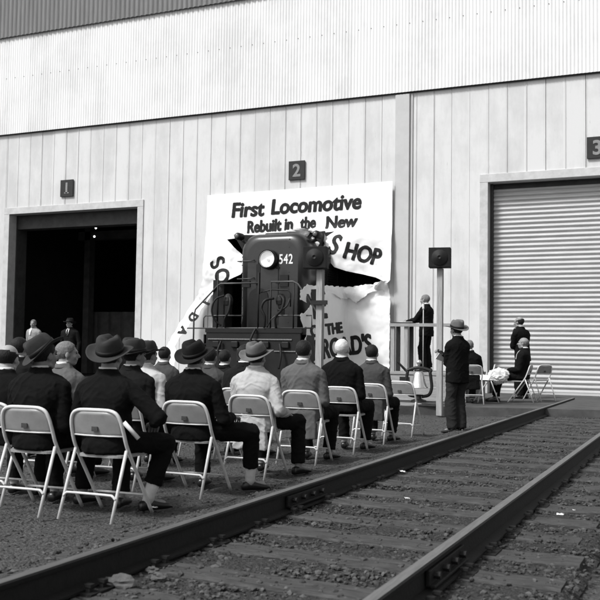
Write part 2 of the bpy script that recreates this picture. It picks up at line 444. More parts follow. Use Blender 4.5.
scrap(-4.0, 9.6, .0, .05, .8, 'small paper scrap on gravel behind the line of chairs')

# concrete apron before the doors
AP = [(-30, 15.2), (-9, 15.2), (-5, 15.55), (-1.5, 16.55), (2, 17.2), (12, 17.6), (30, 17.6), (30, 40), (-30, 40)]
bm = bmesh.new(); lo = [bm.verts.new((x, y, -.2)) for x, y in AP]; hi = [bm.verts.new((x, y+(.015 if i < 7 else 0), .15)) for i, (x, y) in enumerate(AP)]
bm.faces.new(hi)
for i in range(len(AP)): bm.faces.new((lo[i], lo[(i+1) % 9], hi[(i+1) % 9], hi[i]))
tag(obj('apron', bm, M['concrete']), kind='structure')

# ---------------------------------------------------------------- the workshop building
B = empty('workshop_building', (-9.5, FY, .15), 0, 'long pale metal locomotive shop with three tall numbered doors', 'building')
def bp(name, bm, m, parent=B, **k):   # shapes given in world coordinates
    bmesh.ops.translate(bm, verts=bm.verts, vec=V((9.5, -FY, -.15)) if parent is B else -parent['org_v'])
    return obj(name, bm, m, parent, **k)
DOORS = [(-19.16, -14.5, 5.12), (-11.83, -7.17, 5.12), (-4.5, .16, 5.20)]
SEAM = 7.58
# lower wall in sheets 0.45 wide, with gaps, standing seams
bm = bmesh.new(); wx = .45; k0 = int(-34/wx); k1 = int(8/wx)
for k in range(k0, k1):
    gp = random.choice((.002, .003, .004, .005, .009)); a = k*wx+gp; b = (k+1)*wx-.003; jy = random.uniform(-.004, .004)
    segs = []
    cur = a
    cuts = []
    for d0, d1, dz in DOORS:
        if b > d0-.16 and a < d1+.16: cuts.append((d0-.16, d1+.16, dz+.18))
    if not cuts: segs.append((a, b, .15, SEAM))
    else:
        d0, d1, dz = cuts[0]
        if a < d0: segs.append((a, d0, .15, SEAM)); a = d0
        if b > d1: segs.append((d1, b, .15, SEAM)); b = d1
        segs.append((a, b, dz, SEAM))
    for s0, s1, z0, z1 in segs:
        if s1-s0 < .01: continue
        box(bm, s0, s1, FY+jy, FY+.05, z0, z1)
        if s1-s0 > .3 and s0 == a and random.random() < .7: box(bm, s0+.002, s0+.012, FY+jy-random.uniform(.005, .014), FY+jy-.0005, z0, z1)
bp('lower_wall', bm, M['wall'])
bm = bmesh.new()
for x0, x1, z0, z1 in ((-34, -19.34, .15, SEAM), (-14.32, -12.0, .15, SEAM), (-7.0, -4.68, .15, SEAM), (.34, 8, .15, SEAM), (-19.34, -14.32, 5.32, SEAM), (-12.0, -7.0, 5.32, SEAM), (-4.68, .34, 5.40, SEAM)):
    box(bm, x0, x1, FY+.06, FY+.2, z0, z1)
bp('wall_backing', bm, M['dark_jamb'])
# corrugated upper wall, standing a little proud, in two overlapping courses
def corr(x0, x1, z0, z1, y, pitch, amp, m, name, lap=.75):
    bm = bmesh.new(); n = int((x1-x0)/pitch*6); prev = None
    for i in range(n+1):
        x = x0+(x1-x0)*i/n; yy = y+amp*cos(2*pi*(x-x0)/pitch)
        yy += .0; c = [bm.verts.new((x, yy, z0)), bm.verts.new((x, yy, z1))]
        if prev: bm.faces.new((prev[0], c[0], c[1], prev[1]))
        prev = c
    solid(bm, .012)
    return bm
uw = corr(-34, 8, SEAM+.02, 10.66, FY-.080, .085, .0062, None, '')
for k in range(int(42/.34)):
    x = -34+k*.34; tube(uw, [(x, FY-.100, 9.34), (x, FY-.078, 9.34)], .011, 6, mi=1)
bp('upper_wall', uw, [M['wall_up'], M['dark_jamb']])
bm = bmesh.new(); box(bm, -34, 8, FY-.055, FY+.03, SEAM, SEAM+.02); box(bm, -34, 8, FY-.045, FY+.2, SEAM+.03, 10.6); bp('sill_flashing', bm, M['dark_jamb'])
bp('upper_band', corr(-34, 8, 10.62, 13.5, FY-.16, .16, .018, None, ''), M['band'])
bm = bmesh.new(); box(bm, -34, 8, FY-.10, FY+.2, 10.68, 13.5); bp('band_backing', bm, M['dark_jamb'])
# pilaster right of door two
bm = bmesh.new(); box(bm, -6.83, -6.46, FY-.06, FY-.013, .15, SEAM-.02); bp('pilaster', bm, M['pilaster'], bevel=.008)
bm = bmesh.new(); box(bm, -6.42, -6.385, FY-.03, FY-.012, .15, SEAM-.02); bp('corner_trim', bm, M['pilaster'])
# trims round the doors: jambs and a lintel, reveals behind
for i, (d0, d1, dz) in enumerate(DOORS):
    bm = bmesh.new()
    box(bm, d0-.20, d0-.0, FY-.03, FY+.30, .15, dz); box(bm, d1, d1+.20, FY-.03, FY+.30, .15, dz)
    box(bm, d0-.20, d1+.20, FY-.034, FY+.32, dz+.002, dz+.20)
    fr = bp('door_frame', bm, M['trim'], bevel=.006)
    bm = bmesh.new()
    box(bm, d0-.16, d0+.03, FY+.302, FY+.75, .15, dz); box(bm, d1-.03, d1+.16, FY+.302, FY+.75, .15, dz)
    if i != 2: box(bm, d0+.03, d1-.03, FY+.33, FY+.75, dz-.42, dz)
    else: box(bm, d0+.03, d1-.03, FY+.33, FY+.75, dz-.12, dz)  # dark box across the shutter's top paints the lintel's recess shadow
    bp('door_reveal', bm, M['dark_jamb'])
# roller shutter of door three: interlocking curved slats
bm = bmesh.new(); d0, d1, dz = DOORS[2]; sl = .112; prof = []; z = .17
n = int((dz-.17)/sl)
for k in range(n):
    for t, y in ((.0, .0), (.12, -.005), (.24, -.024), (.45, -.036), (.66, -.030), (.82, -.010), (.90, .0)): prof.append((FY+.36+y, .17+(k+t)*sl))
prev = None
for y, z in prof:
    c = [bm.verts.new((d0+.03+(d1-d0-.06)*i/30, y+.004*fbm(i*.3, z*1.3), z)) for i in range(31)]
    if prev:
        for i in range(30): bm.faces.new((prev[i], prev[i+1], c[i+1], c[i]))
    prev = c
solid(bm, .004)
shut = bp('roller_shutter', bm, M['shutter'])
bm = bmesh.new(); box(bm, d0+.02, d1-.02, FY+.31, FY+.40, .152, .20); bp('shutter_bottom_bar', bm, M['pilaster'])
bm = bmesh.new(); box(bm, d0, d0+.07, FY+.24, FY+.34, .15, dz); bp('shutter_guide', bm, M['dark_jamb'])
# number signs
for x0, n_, zc in ((-17.0, '1', 5.80), (-9.53, '2', 5.83), (-1.99, '3', 5.85)):
    c = V((x0, FY-.035, zc)); bm = bmesh.new(); box(bm, -.23, .23, -.02, .02, -.25, .25)
    bmesh.ops.translate(bm, verts=bm.verts, vec=c); sg = bp('number_sign', bm, M['sign'], bevel=.004)
    bm = text_bm(n_, .46, .012, align='CENTER'); 
    if n_ == '1': box(bm, -.075, .085, -.0, .035, -.002, .002)
    bmesh.ops.rotate(bm, verts=bm.verts, cent=(0,0,0), matrix=Matrix.Rotation(pi/2, 3, 'X'))
    bmesh.ops.translate(bm, verts=bm.verts, vec=c+V((0, -.025, -.16))+V((9.5, -FY, -.15)))
    obj('numeral', bm, M['signnum'], sg)
# the hall behind the doors
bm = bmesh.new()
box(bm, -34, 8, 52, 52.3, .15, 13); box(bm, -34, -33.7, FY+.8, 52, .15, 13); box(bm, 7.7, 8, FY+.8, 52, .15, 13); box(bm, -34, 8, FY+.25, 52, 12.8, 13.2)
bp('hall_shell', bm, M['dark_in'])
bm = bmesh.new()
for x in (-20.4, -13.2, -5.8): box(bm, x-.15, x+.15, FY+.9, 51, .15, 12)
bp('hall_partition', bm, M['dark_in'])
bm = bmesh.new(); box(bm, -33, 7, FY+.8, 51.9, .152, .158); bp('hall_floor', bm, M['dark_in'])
M['wains'] = mat('dark_wainscot', .09, .8, .3, 3)
bp('wainscot', corr(-20.2, -13.4, .16, 2.35, 26.5, .5, .05, None, ''), M['wains'])
bp('ribbed_partition', corr(-8.35, -7.0, .16, 5.4, FY+1.6, .16, .03, None, ''), M['dark_rib'])
bm = bmesh.new()
for x in (-19.8, -16.9, -14.0): box(bm, x-.12, x+.12, 26.0, 26.3, .16, 9)
box(bm, -20.2, -13.4, 26.0, 26.3, 4.9, 5.2); bp('hall_columns', bm, M['wains'])
for x, z, lab in ((-17.95, 5.0, 'upper of two small lit lamps inside door one'), (-18.0, 4.72, 'lower of two small lit lamps inside door one')):
    l = empty('hanging_lamp', (x, 24.0, z), 0, lab, 'lamp', 'lit lamps inside door one')
    bm = bmesh.new(); ellipsoid(bm, (0, 0, 0), (.032, .032, .032)); obj('bulb', bm, M['lamp'], l, smooth=True)
    bm = bmesh.new(); lathe(bm, [(.02, .10), (.05, .08), (.11, .03), (.105, .03), (.04, .07), (.015, .08)], 16); obj('shade', bm, M['dark_in'], l)
    bm = bmesh.new(); tube(bm, [(0, 0, .09), (0, 0, 12.8-z)], .006, 5); obj('cord', bm, M['dark_in'], l)

# ---------------------------------------------------------------- the torn paper banner
BN = empty('paper_banner', (-9.5, FY-.13, .9), 0, 'huge white paper banner across door two, torn open by the locomotive', 'banner')
BO = V((-9.5, FY-.13, .9))
def crease(x, z, f, sd=0):
    a = x*f+.6*fbm(x*f*.7, z*f*.7, sd); b = z*f+.6*fbm(x*f*.7, z*f*.7, sd+4)
    return (1-min(1, abs(noise.noise(V((a*.9, b*1.5, sd))))*3.2))
def d_top(x, z):      # the hanging top sheet: taut above, bellied and crumpled at the torn edge
    y = -.015*fbm(x*.5, z*.5)
    low = sstep(4.45, 3.4, z)
    y -= low*(.10+.10*fbm(x*1.1+z*.8, z*1.3-x*.4, 2))
    y -= .25*sstep(-9.2, -8.9, x)*sstep(-6.9, -8.3, x)*sstep(4.35, 3.9, z)*(1+.5*fbm(x*4, z*4)*(1-sstep(-8.8, -8.4, x)))
    y -= .02*sstep(4.6, 4.0, z)*fbm(x*5, z*5, 4)*(1-sstep(-8.7, -8.4, x))
    y += .045*low*(1-.6*sstep(-8.6, -8.3, x))*(crease(x, z, 1.3, 1)+.6*crease(x, z, 2.6, 5))*(.35+.65*sstep(-11.2, -10, x))
    return y
def fb(x, z, y=None): return x, z
top_poly = [(-12.16,5.30),(-9.5,5.33),(-6.86,5.36),(-6.86,2.87),(-6.93,2.80),(-7.24,2.94),(-7.55,3.02),(-7.95,3.10),(-8.25,3.20),(-8.40,3.35),(-8.62,3.42),(-8.72,3.58),(-8.95,3.64),(-9.02,3.80),(-9.22,3.86),(-9.28,4.02),(-9.50,4.10),
            (-10.0,4.12),(-10.35,4.16),(-10.80,4.12),(-11.52,4.06),(-11.20,3.76),(-11.0,3.60),(-10.9,3.30),(-11.05,3.10),(-11.50,2.90),(-11.85,2.62),(-12.10,2.40),(-12.30,2.30),(-12.30,2.62),(-12.20,3.0),(-12.19,3.6)]
tob = sheet_bm([(x, z) for x, z in top_poly], .05, d_top)
bmesh.ops.translate(tob, verts=tob.verts, vec=V((9.5, 0, -.9))); top_sheet = obj('top_sheet', tob, M['banner'], BN, smooth=True, sharp=24)
# dark hole round the right hand marker lamp is painted below as a flat patch
def lettering(s, size, off, x, z, ang, parent, dfun, shear=0, sx=1, name='lettering', spacing=1, stretchz=1, curve=0, clip=None):
    """brush-painted letters lying on the sheet, heavy stroke built from shifted copies"""
    base = text_bm(s, size, .010, shear, .0, spacing=spacing); bm = bmesh.new(); c, d = cos(ang), sin(ang); k = off*.62
    for q, (dx, dz) in enumerate(((-k, 0), (k, 0), (0, -k*.6), (0, k*.6))):
        vm = {v: bm.verts.new((v.co.x*sx+dx, v.co.y*stretchz+dz, q*.0006)) for v in base.verts}
        for f in base.faces:
            try: bm.faces.new([vm[v] for v in f.verts])
            except ValueError: pass
    base.free()
    for _ in range(3):
        es = [e for e in bm.edges if e.calc_length() > .07]
        if es: bmesh.ops.subdivide_edges(bm, edges=es, cuts=1); bmesh.ops.triangulate(bm, faces=bm.faces)
    if clip is not None:
        kill = [f for f in bm.faces if x+f.calc_center_median().x*c-f.calc_center_median().y*d < clip]
        bmesh.ops.delete(bm, geom=kill, context='FACES')
    for v in bm.verts:
        a, b, h = v.co
        X = x+a*c-b*d; Z = z+a*d+b*c
        X += .006*fbm(X*9, Z*9, 2); Z += .006*fbm(X*9, Z*9, 5)
        q = dfun(X, Z); v.co = V((q[0]+9.5+(h+.008)*q[2], q[1]-(h+.008), Z-.9)) if isinstance(q, tuple) else V((X+9.5, q-.008-h, Z-.9))
    return obj(name, bm, M['ink'], parent, recalc=False)
lettering('First', .55, .024, -11.42, 4.66, RD(.5), top_sheet, d_top, .12, .98)
lettering('Locomotive', .55, .024, -10.24, 4.69, RD(.6), top_sheet, d_top, .12, .96)
lettering('Rebuilt in', .44, .020, -10.93, 4.22, RD(1.5), top_sheet, d_top, .08, .80)
lettering('the', .42, .018, -9.36, 4.27, RD(1), top_sheet, d_top, .08, .78)
lettering('New', .44, .020, -8.66, 4.24, RD(1), top_sheet, d_top, .08, .98)
lettering('S', .72, .026, -8.47, 3.60, RD(-20), top_sheet, d_top, .0, .78)
lettering('HOP', .58, .026, -8.06, 3.45, RD(-13), top_sheet, d_top, .0, .75)
lettering('ED', .50, .024, -9.42, 4.02, RD(-38), top_sheet, d_top, .0, .85)
# crumpled end of the sheet, dragged over the right shoulder of the hood
def d_crum(x, z): return -1.62+.5*sstep(-9.2, -8.2, x)+.06*fbm(x*3.2, z*3.2, 8)+.10*crease(x, z, 3.2, 2)
cr_poly = [(-8.98,3.99),(-8.60,4.06),(-8.16,3.93),(-7.98,3.76),(-7.97,3.40),(-8.15,3.44),(-8.22,3.52),(-8.42,3.42),(-8.50,3.54),(-8.66,3.54),(-8.72,3.68),(-8.86,3.66),(-8.84,3.80)]
cb = sheet_bm([(min(x-.08, -8.12), z+.02) for x, z in cr_poly], .04, d_crum, rag=.04); bmesh.ops.translate(cb, verts=cb.verts, vec=V((9.5, 0, -.9))); crum = obj('crumpled_flap', cb, M['banner'], BN, smooth=True, sharp=24)
lettering('ED', .42, .022, -8.72, 3.74, RD(-32), crum, d_crum, .0, .8)
# torn opening's shade painted as a near-black patch over the sheet, behind the lamp
for nm, tri in (('gap_shade', [(-9.05, 4.04), (-8.85, 3.84), (-8.66, 3.90), (-8.36, 4.14), (-8.62, 4.12)]),):
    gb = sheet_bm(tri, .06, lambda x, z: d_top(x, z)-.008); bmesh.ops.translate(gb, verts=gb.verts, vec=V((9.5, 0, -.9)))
    M['gap'] = mat('painted_gap_shade', .012, .95, .2, 9); obj('gap_shade_patch', gb, M['gap'], top_sheet)
# left streamer, torn off and swinging out towards the camera, tapering to the ground
def d_fl(x, z): return -.12-.55*sstep(2.7, 0.7, z)+.10*fbm(x*1.3, z*1.1, 7)+.03*fbm(x*5, z*3, 1)
fl_poly = [(-12.28,2.66),(-11.78,2.72),(-11.96,2.50),(-12.10,2.28),(-12.22,2.05),(-12.36,1.86),(-12.46,1.62),(-12.62,1.42),(-12.72,1.16),(-12.66,.95),(-12.70,.66),(-12.70,.44),(-12.80,.24),(-13.30,.24),(-13.18,.55),(-13.06,.98),(-12.88,1.40),(-12.72,1.80),(-12.58,2.15),(-12.44,2.42)]
fob = sheet_bm(fl_poly, .05, d_fl, rag=.03); bmesh.ops.translate(fob, verts=fob.verts, vec=V((9.5, 0, -.9))); flap = obj('torn_streamer', fob, M['banner'], BN, smooth=True, sharp=24)
for ch, x, z, a, s in (('S', -11.98, 3.42, -58, .60), ('O', -11.86, 3.16, -64, .60), ('L', -11.74, 2.84, -62, .52)):
    lettering(ch, s, .018, x, z, RD(a), top_sheet, d_top, 0, .85)
for ch, x, z, a in (('I', -12.18, 2.42, -110), ('D', -12.42, 2.10, -115), ('A', -12.62, 1.70, -115)):
    lettering(ch, .36, .018, x, z, RD(a), flap, d_fl, 0, .8)
# lower sheet, sagging with heavy folds, its upper edge rolled forward
def wrap(x, y):     # left of x=-8 the sheet turns and runs forward along the locomotive's flank
    t = max(0, -7.98-x); return (max(x, -8.02)-.02*t+.0*y, y-2.1*t, min(1, t*4)) if t > 0 else (x, y, 0)
def d_low(x, z): return wrap(x, d_low0(x, z))
def d_low0(x, z):
    e = sstep(2.1, 2.85, z+(x+7)*.06)
    fold = .16*e*sin((x*1.0+z*1.5)*3.2)+.14*e*fbm(x*1.6-z, z*1.7+x*.5, 3)
    return -.12-.12*e+fold*.9+.02*fbm(x*3, z*3, 6)-.015+.10*e*crease(x, z*1.4-x*.5, 1.4, 3)+.022*crease(x, z, 1.1, 9)
low_poly = [(-9.15,2.46),(-8.97,2.60),(-8.50,2.66),(-8.00,2.68),(-7.60,2.74),(-7.2,2.80),(-6.88,2.84),(-6.86,2.4),(-6.87,.34),(-9.5,.34),(-9.35,1.0),(-9.12,1.5),(-9.20,1.95),(-8.98,2.22)]
lob = sheet_bm(low_poly, .045, d_low, rag=.03); bmesh.ops.translate(lob, verts=lob.verts, vec=V((9.5, 0, -.9))); low_sheet = obj('lower_sheet', lob, M['banner'], BN, smooth=True, sharp=24)
def d_roll(x, z):
    q = d_low(x, z); e = .05+.08*sin(pi*sstep(2.25, 2.9, z)); return (q[0]+e*q[2]*.6, q[1]-e, q[2])
roll_poly = [(-8.95,2.58),(-8.50,2.665),(-8.0,2.69),(-7.55,2.75),(-7.0,2.83),(-7.25,2.62),(-7.55,2.42),(-7.72,2.30),(-7.90,2.42),(-8.10,2.38),(-8.30,2.46),(-8.55,2.52),(-8.8,2.50)]
rob = sheet_bm(roll_poly, .045, d_roll, rag=.05); bmesh.ops.translate(rob, verts=rob.verts, vec=V((9.5, 0, -.9))); obj('rolled_edge', rob, M['banner'], low_sheet, smooth=True, sharp=24)
def d_strip(x, z): return wrap(x, -.30+.06*fbm(x*2, z*2))
for poly in ([(-9.25,2.44),(-9.05,2.60),(-8.70,2.62),(-8.66,2.54),(-8.95,2.50),(-9.06,2.38),(-9.10,2.20),(-9.22,2.24)],
             [(-9.22,1.92),(-8.80,2.06),(-8.40,2.02),(-8.10,1.86),(-8.30,1.70),(-8.62,1.62),(-8.9,1.66),(-9.15,1.62)]):
    sb = sheet_bm(poly, .04, d_strip, rag=.05); bmesh.ops.translate(sb, verts=sb.verts, vec=V((9.5, 0, -.9))); obj('torn_strip', sb, M['banner'], low_sheet, smooth=True, sharp=24)
lettering('OF THE', .36, .022, -9.02, 1.42, RD(9), low_sheet, d_low, 0, .78, clip=-9.04)
lettering('E', .95, .035, -9.0, 1.84, RD(8), low_sheet, d_low, 0, .95, clip=-9.04)
lettering("RAILROAD'S", .56, .028, -9.50, .82, RD(7), low_sheet, d_low, 0, .72, stretchz=1.15, clip=-9.10)
lettering('Program', .44, .026, -8.95, .50, RD(5), low_sheet, d_low, 0, .80)

# ---------------------------------------------------------------- the locomotive
LX, LY = -9.36, 19.35
LO = empty('diesel_locomotive', (LX, LY, .15), 0, 'dark hood diesel locomotive numbered 542 bursting out through the banner', 'locomotive')
def lp(name, bm, m, parent=LO, **k):
    for v in bm.verts:
        if v.co.y < -.5: v.co.y += .25
    bmesh.ops.translate(bm, verts=bm.verts, vec=V((0, 0, -.15))); return obj(name, bm, m, parent, **k)
def hood_ring(y, hw, zt, zb=1.62, r=.46, n=9):
    r = min(r, hw*.98); pts = [V((-hw, y, zb))]
    for k in range(n+1):
        a = pi-k/n*pi/2; pts.append(V((-hw+r+r*cos(a), y, zt-r+r*sin(a))))
    for k in range(n+1):
        a = pi/2-k/n*pi/2; pts.append(V((hw-r+r*cos(a), y, zt-r+r*sin(a))))
    pts.append(V((hw, y, zb))); return pts
bm = bmesh.new(); rs = []
HW, HT = .91, 3.93
for k in range(7):
    a = k/6*pi/2; ins = .24*(1-sin(a)); rs.append(hood_ring(.24*(1-cos(a)), HW-ins, HT-ins*.85, r=.44-ins*.3))
for y in (.8, 3, 6, 10): rs.append(hood_ring(y, HW, HT))
rs = [[p+V((.09, 0, 0)) for p in q] for q in rs]
rings(bm, rs); hood = lp('hood', bm, M['loco'], smooth=False)
for p in hood.data.polygons: p.use_smooth = len(p.vertices) == 4
bm = bmesh.new()
for x in (HW+.094,):
    for y in (.55, 1.25, 1.95, 2.65, 3.4, 4.2): box(bm, x-.01, x+.008, y, y+.03, 1.7, 3.4)
    box(bm, x-.01, x+.008, .3, 6, 3.42, 3.44); box(bm, x-.01, x+.010, .3, 6, 2.42, 2.45)
for x in (.24, -.30): box(bm, x, x+.02, -.010, .02, 1.7, 3.2)
box(bm, -.30, .26, -.010, .02, 3.2, 3.22)
for k in range(11):
    z = 1.75+k*.2; box(bm, -.74, -.715, -.004, .012, z, z+.02); box(bm, .52, .545, -.002, .014, z, z+.02)
for z in (1.9, 2.3, 2.7, 3.05):
    box(bm, .19, .28, -.022, -.004, z, z+.05)
for k in range(12):
    for y in (.62, 1.32): box(bm, HW+.09, HW+.102, y, y+.5, 2.55+k*.06, 2.57+k*.06)
box(bm, .30, .52, -.03, -.004, 2.62, 2.90); box(bm, -.72, -.50, -.03, -.004, 2.62, 2.78)
lp('door_seams', bm, M['locotrim'])
bm = bmesh.new()   # dark arched gangway door on the front
pts = []
for k in range(9): a = pi-k/8*pi; pts.append((-.27+.26*cos(a), 2.38+.22*sin(a)))
pts = [(-.53, 1.64)]+pts+[(-.01, 1.64)]
rings(bm, [[V((x, -.02, z)) for x, z in pts], [V((x, .05, z)) for x, z in pts]]); lp('front_door', bm, M['locotrim'])
bm = bmesh.new(); box(bm, -.30, .45, .35, 1.15, HT-.04, HT+.05); lp('roof_hatch', bm, M['locotrim'], bevel=.03)
bm = bmesh.new(); ellipsoid(bm, (.50, .30, HT-.10), (.13, .10, .09)); lp('roof_horn', bm, M['locotrim'], smooth=True)
bm = bmesh.new(); box(bm, -1.5, 1.5, 3.4, 6, 1.62, 4.0); lp('cab', bm, M['locotrim'], bevel=.08)
# headlamp
hz = 3.28
bm = bmesh.new(); rings(bm, [[V((r0*cos(2*pi*i/32), y0, hz+r0*sin(2*pi*i/32))) for i in range(32)] for r0, y0 in ((.21, .0), (.203, -.11), (.225, -.125), (.24, -.11), (.245, .12))]); hl = lp('headlamp', bm, M['locotrim'], smooth=False)
bm = bmesh.new(); lathe(bm, [(.200, .02), (.196, .028), (.188, .006), (.17, -.02), (.13, -.05), (.07, -.07), (.04, -.075), (.035, -.01), (.02, .005), (.002, .008)], 36, cap=False)
bmesh.ops.rotate(bm, verts=bm.verts, cent=(0,0,0), matrix=Matrix.Rotation(pi/2, 3, 'X')); bmesh.ops.translate(bm, verts=bm.verts, vec=V((0, -.118, hz))); 
bmesh.ops.translate(bm, verts=bm.verts, vec=V((0, 0, -.15))); obj('lens', bm, M['lens'], hl, smooth=True)
bm = bmesh.new(); tube(bm, [(.195*cos(2*pi*i/32), -.128, hz-.15+.195*sin(2*pi*i/32)) for i in range(32)], .012, 6, closed=True); obj('rim', bm, M['iron'], hl)
bm = text_bm('542', .33, .004, spacing=1.08); bmesh.ops.rotate(bm, verts=bm.verts, cent=(0,0,0), matrix=Matrix.Rotation(pi/2, 3, 'X'))
for v in bm.verts:
    v.co.x = v.co.x*.72+.255
    q = v.co.x-(HW-.24)
    v.co.y += (-.006 if q < 0 else .24*(1-sqrt(max(0, 1-(q/.24)**2)))-.008)
bmesh.ops.translate(bm, verts=bm.verts, vec=V((0, 0, hz-.11))); lp('road_number', bm, M['num'])
def lpipe(pts, r=.017, name='handrail', m='locopipe', parent=LO, sm=0):
    bm = bmesh.new(); tube(bm, bezier(pts, 8) if sm else pts, r, 8); return lp(name, bm, M[m], parent, smooth=True)
for z in (3.25, 2.82): lpipe([(-.80, .10, z), (-.82, -.08, z), (-.42, -.12, z), (-.40, -.0, z+.03)], .012, 'grab_iron')
# marker lamps on arms at the hood's shoulders
for s, z in ((-1, 3.93), (1, 3.90)):
    bm = bmesh.new(); tube(bm, [(s*.7, .55, z-.25), (s*1.0, .5, z-.1)], .04, 8); br = lp('lamp_bracket', bm, M['locotrim'])
    bm = bmesh.new(); tube(bm, [(s*1.06, .30, z), (s*1.06, .36, z), (s*1.06, .56, z), (s*1.06, .60, z)], [.07, .095, .095, .06], 16); ml = lp('marker_lamp', bm, M['locotrim'], smooth=True)
    bm = bmesh.new(); ellipsoid(bm, (s*1.06, .30, z-.15), (.06, .03, .06)); obj('lens', bm, M['lampglass'], ml, smooth=True)
# added dark plates behind the lamps, standing in for shade in the torn gaps
for s in (-1, 1):
    pts = [(s*.55, 3.98), (s*(1.36 if s < 0 else 1.14), 4.02), (s*1.05, 3.56), (s*.80, 3.3)]
    bm = bmesh.new(); rings(bm, [[V((x, .70, z)) for x, z in pts], [V((x, .78, z)) for x, z in pts]]); lp('gap_shade_plate', bm, M['locotrim'])
# deck and pilot
bm = bmesh.new(); box(bm, -1.27, 1.25, -1.0, 10, 1.46, 1.60); lp('deck', bm, M['locotrim'], bevel=.01)
bm = bmesh.new(); box(bm, -1.24, 1.20, -1.06, -1.003, .42, 1.56); pil = lp('pilot_plate', bm, M['locotrim'])
bm = bmesh.new(); box(bm, -1.26, 1.24, -1.075, -1.062, 1.50, 1.60); lp('end_sill', bm, M['locotrim'])
bm = bmesh.new()
box(bm, -1.18, 1.0, -1.085, -1.064, 1.335, 1.362); box(bm, -1.20, -.80, -1.085, -1.064, 1.07, 1.092); box(bm, .56, 1.1, -1.085, -1.064, 1.07, 1.092)
lp('pilot_stripes', bm, M['stripe'])
bm = bmesh.new(); pts = [(-1.4, .15+.10), (-.5, .15+.18), (.5, .15+.18), (1.35, .25)]
box(bm, -1.3, 1.3, -1.2, -1.07, .26, .42); lp('footboard', bm, M['locotrim'])
bm = bmesh.new(); box(bm, -.14, .14, -1.35, -1.07, .86, 1.10); box(bm, -.17, -.03, -1.55, -1.352, .82, 1.14); box(bm, .07, .17, -1.50, -1.352, .82, 1.14); lp('coupler', bm, M['iron'], bevel=.03)
for s in (-1, 1):
    bm = bmesh.new()
    for k in range(4): box(bm, s*1.13-.20, s*1.13+.20, -.98, -.62+k*.02, .40+k*.27, .43+k*.27)
    for x in (s*1.13-.21, s*1.13+.21): box(bm, x-.013, x+.013, -.985, -.6, .39, 1.455)
    lp('steps', bm, M['locotrim'])
bm = bmesh.new(); box(bm, -1.2, 1.2, .3, 9.5, .62, 1.458)
lp('truck_frame', bm, M['locotrim'], bevel=.05)
for y in (.9, 2.6, 4.3):
    for s in (-1, 1):
        bm = bmesh.new(); tube(bm, [(s*.70, y, .69), (s*.74, y, .69), (s*.745, y, .69), (s*.84, y, .69)], [.54, .54, .50, .50], 32); lp('wheel', bm, M['iron'])
# handrails of the front platform
lpipe([(-1.62, -1.0, .70), (-1.62, -1.0, 1.9), (-1.58, -1.0, 2.05), (-.98, -1.0, 2.62), (-.90, -1.0, 2.66), (.10, -1.0, 2.66)], .020)
lpipe([(.42, -1.0, 2.68), (.98, -1.0, 2.68), (1.10, -1.0, 2.62), (1.62, -1.0, 1.92), (1.64, -1.0, 1.80), (1.64, -1.0, .8)], .020)
lpipe([(-1.35, -1.0, 1.62), (-1.35, -1.0, 1.84), (-1.30, -1.0, 1.90), (-.3, -1.0, 1.90)], .016)
lpipe([(.32, -1.0, 1.62), (.45, -1.0, 1.82), (.55, -1.0, 1.90), (1.45, -1.0, 1.90), (1.46, -1.0, 1.62)], .016)
lpipe([(-1.80, -1.0, 1.60), (1.50, -1.0, 1.615)], .016)
for x, z0, z1 in ((-.98, 1.6, 2.9), (.10, 1.6, 2.90), (.42, 1.6, 2.68), (1.0, 1.6, 2.68)):
    lpipe([(x, -1.0, z0), (x, -1.0, z1)], .020, 'stanchion', 'locotrim')
for q in ((-1.12, -.98, 1.6, 2.75), (.02, .12, 2.4, 3.1)):
    bm = bmesh.new(); box(bm, q[0], q[1], -.98, -.95, q[2], q[3]); lp('post_plate', bm, M['locotrim'])
lpipe([(.16, -1.0, 2.44), (.16, -.9, 2.46), (.44, -1.0, 2.50), (.86, -1.0, 2.48), (.92, -1.0, 2.4), (.92, -1.0, 2.1)], .018, 'handrail', 'locotrim')
# hoses and cable loops
def hose(pts, r=.022): lpipe(pts, r, 'hose', 'rubber', sm=1)
hose([(-.80, -1.0, 2.38), (-.97, -1.12, 2.28), (-1.05, -1.15, 2.05), (-1.0, -1.12, 1.82), (-.86, -1.03, 1.66)])
hose([(-.70, -1.0, 2.38), (-.58, -1.12, 2.26), (-.60, -1.15, 2.0), (-.72, -1.12, 1.80), (-.74, -1.04, 1.62)], .026)
hose([(.50, -1.0, 2.30), (.34, -1.14, 2.24), (.26, -1.16, 2.06), (.34, -1.14, 1.86), (.30, -1.08, 1.62)], .03)
hose([(.66, -1.0, 2.36), (.80, -1.12, 2.26), (.78, -1.16, 2.04), (.62, -1.14, 1.86), (.58, -1.04, 1.62)], .03)
hose([(.58, -1.0, 2.14), (.70, -1.14, 2.02), (.88, -1.14, 2.10), (.92, -1.02, 2.3)], .022)
hose([(.10, -1.12, 1.60), (.02, -1.2, 1.35), (.0, -1.22, 1.0), (.10, -1.18, .72)], .028)
hose([(-.8, -1.12, 1.3), (-.84, -1.2, 1.05), (-.78, -1.2, .75)], .028)
hose([(.72, -1.12, 1.25), (.79, -1.2, .98), (.74, -1.2, .68)], .028)
for x in (-.95, -.45, .35, .85):
    bm = bmesh.new(); box(bm, x-.09, x+.09, -1.13, -1.064, 1.15, 1.30); lp('hose_bracket', bm, M['locotrim'], bevel=.02)
for s in (-.76, .62):
    bm = bmesh.new(); ellipsoid(bm, (s, -.88, 2.25), (.13, .10, .18), nu=10, nv=6); box(bm, s-.05, s+.07, -.95, -.8, 1.9, 2.2); lp('valve_cluster', bm, M['locotrim'])
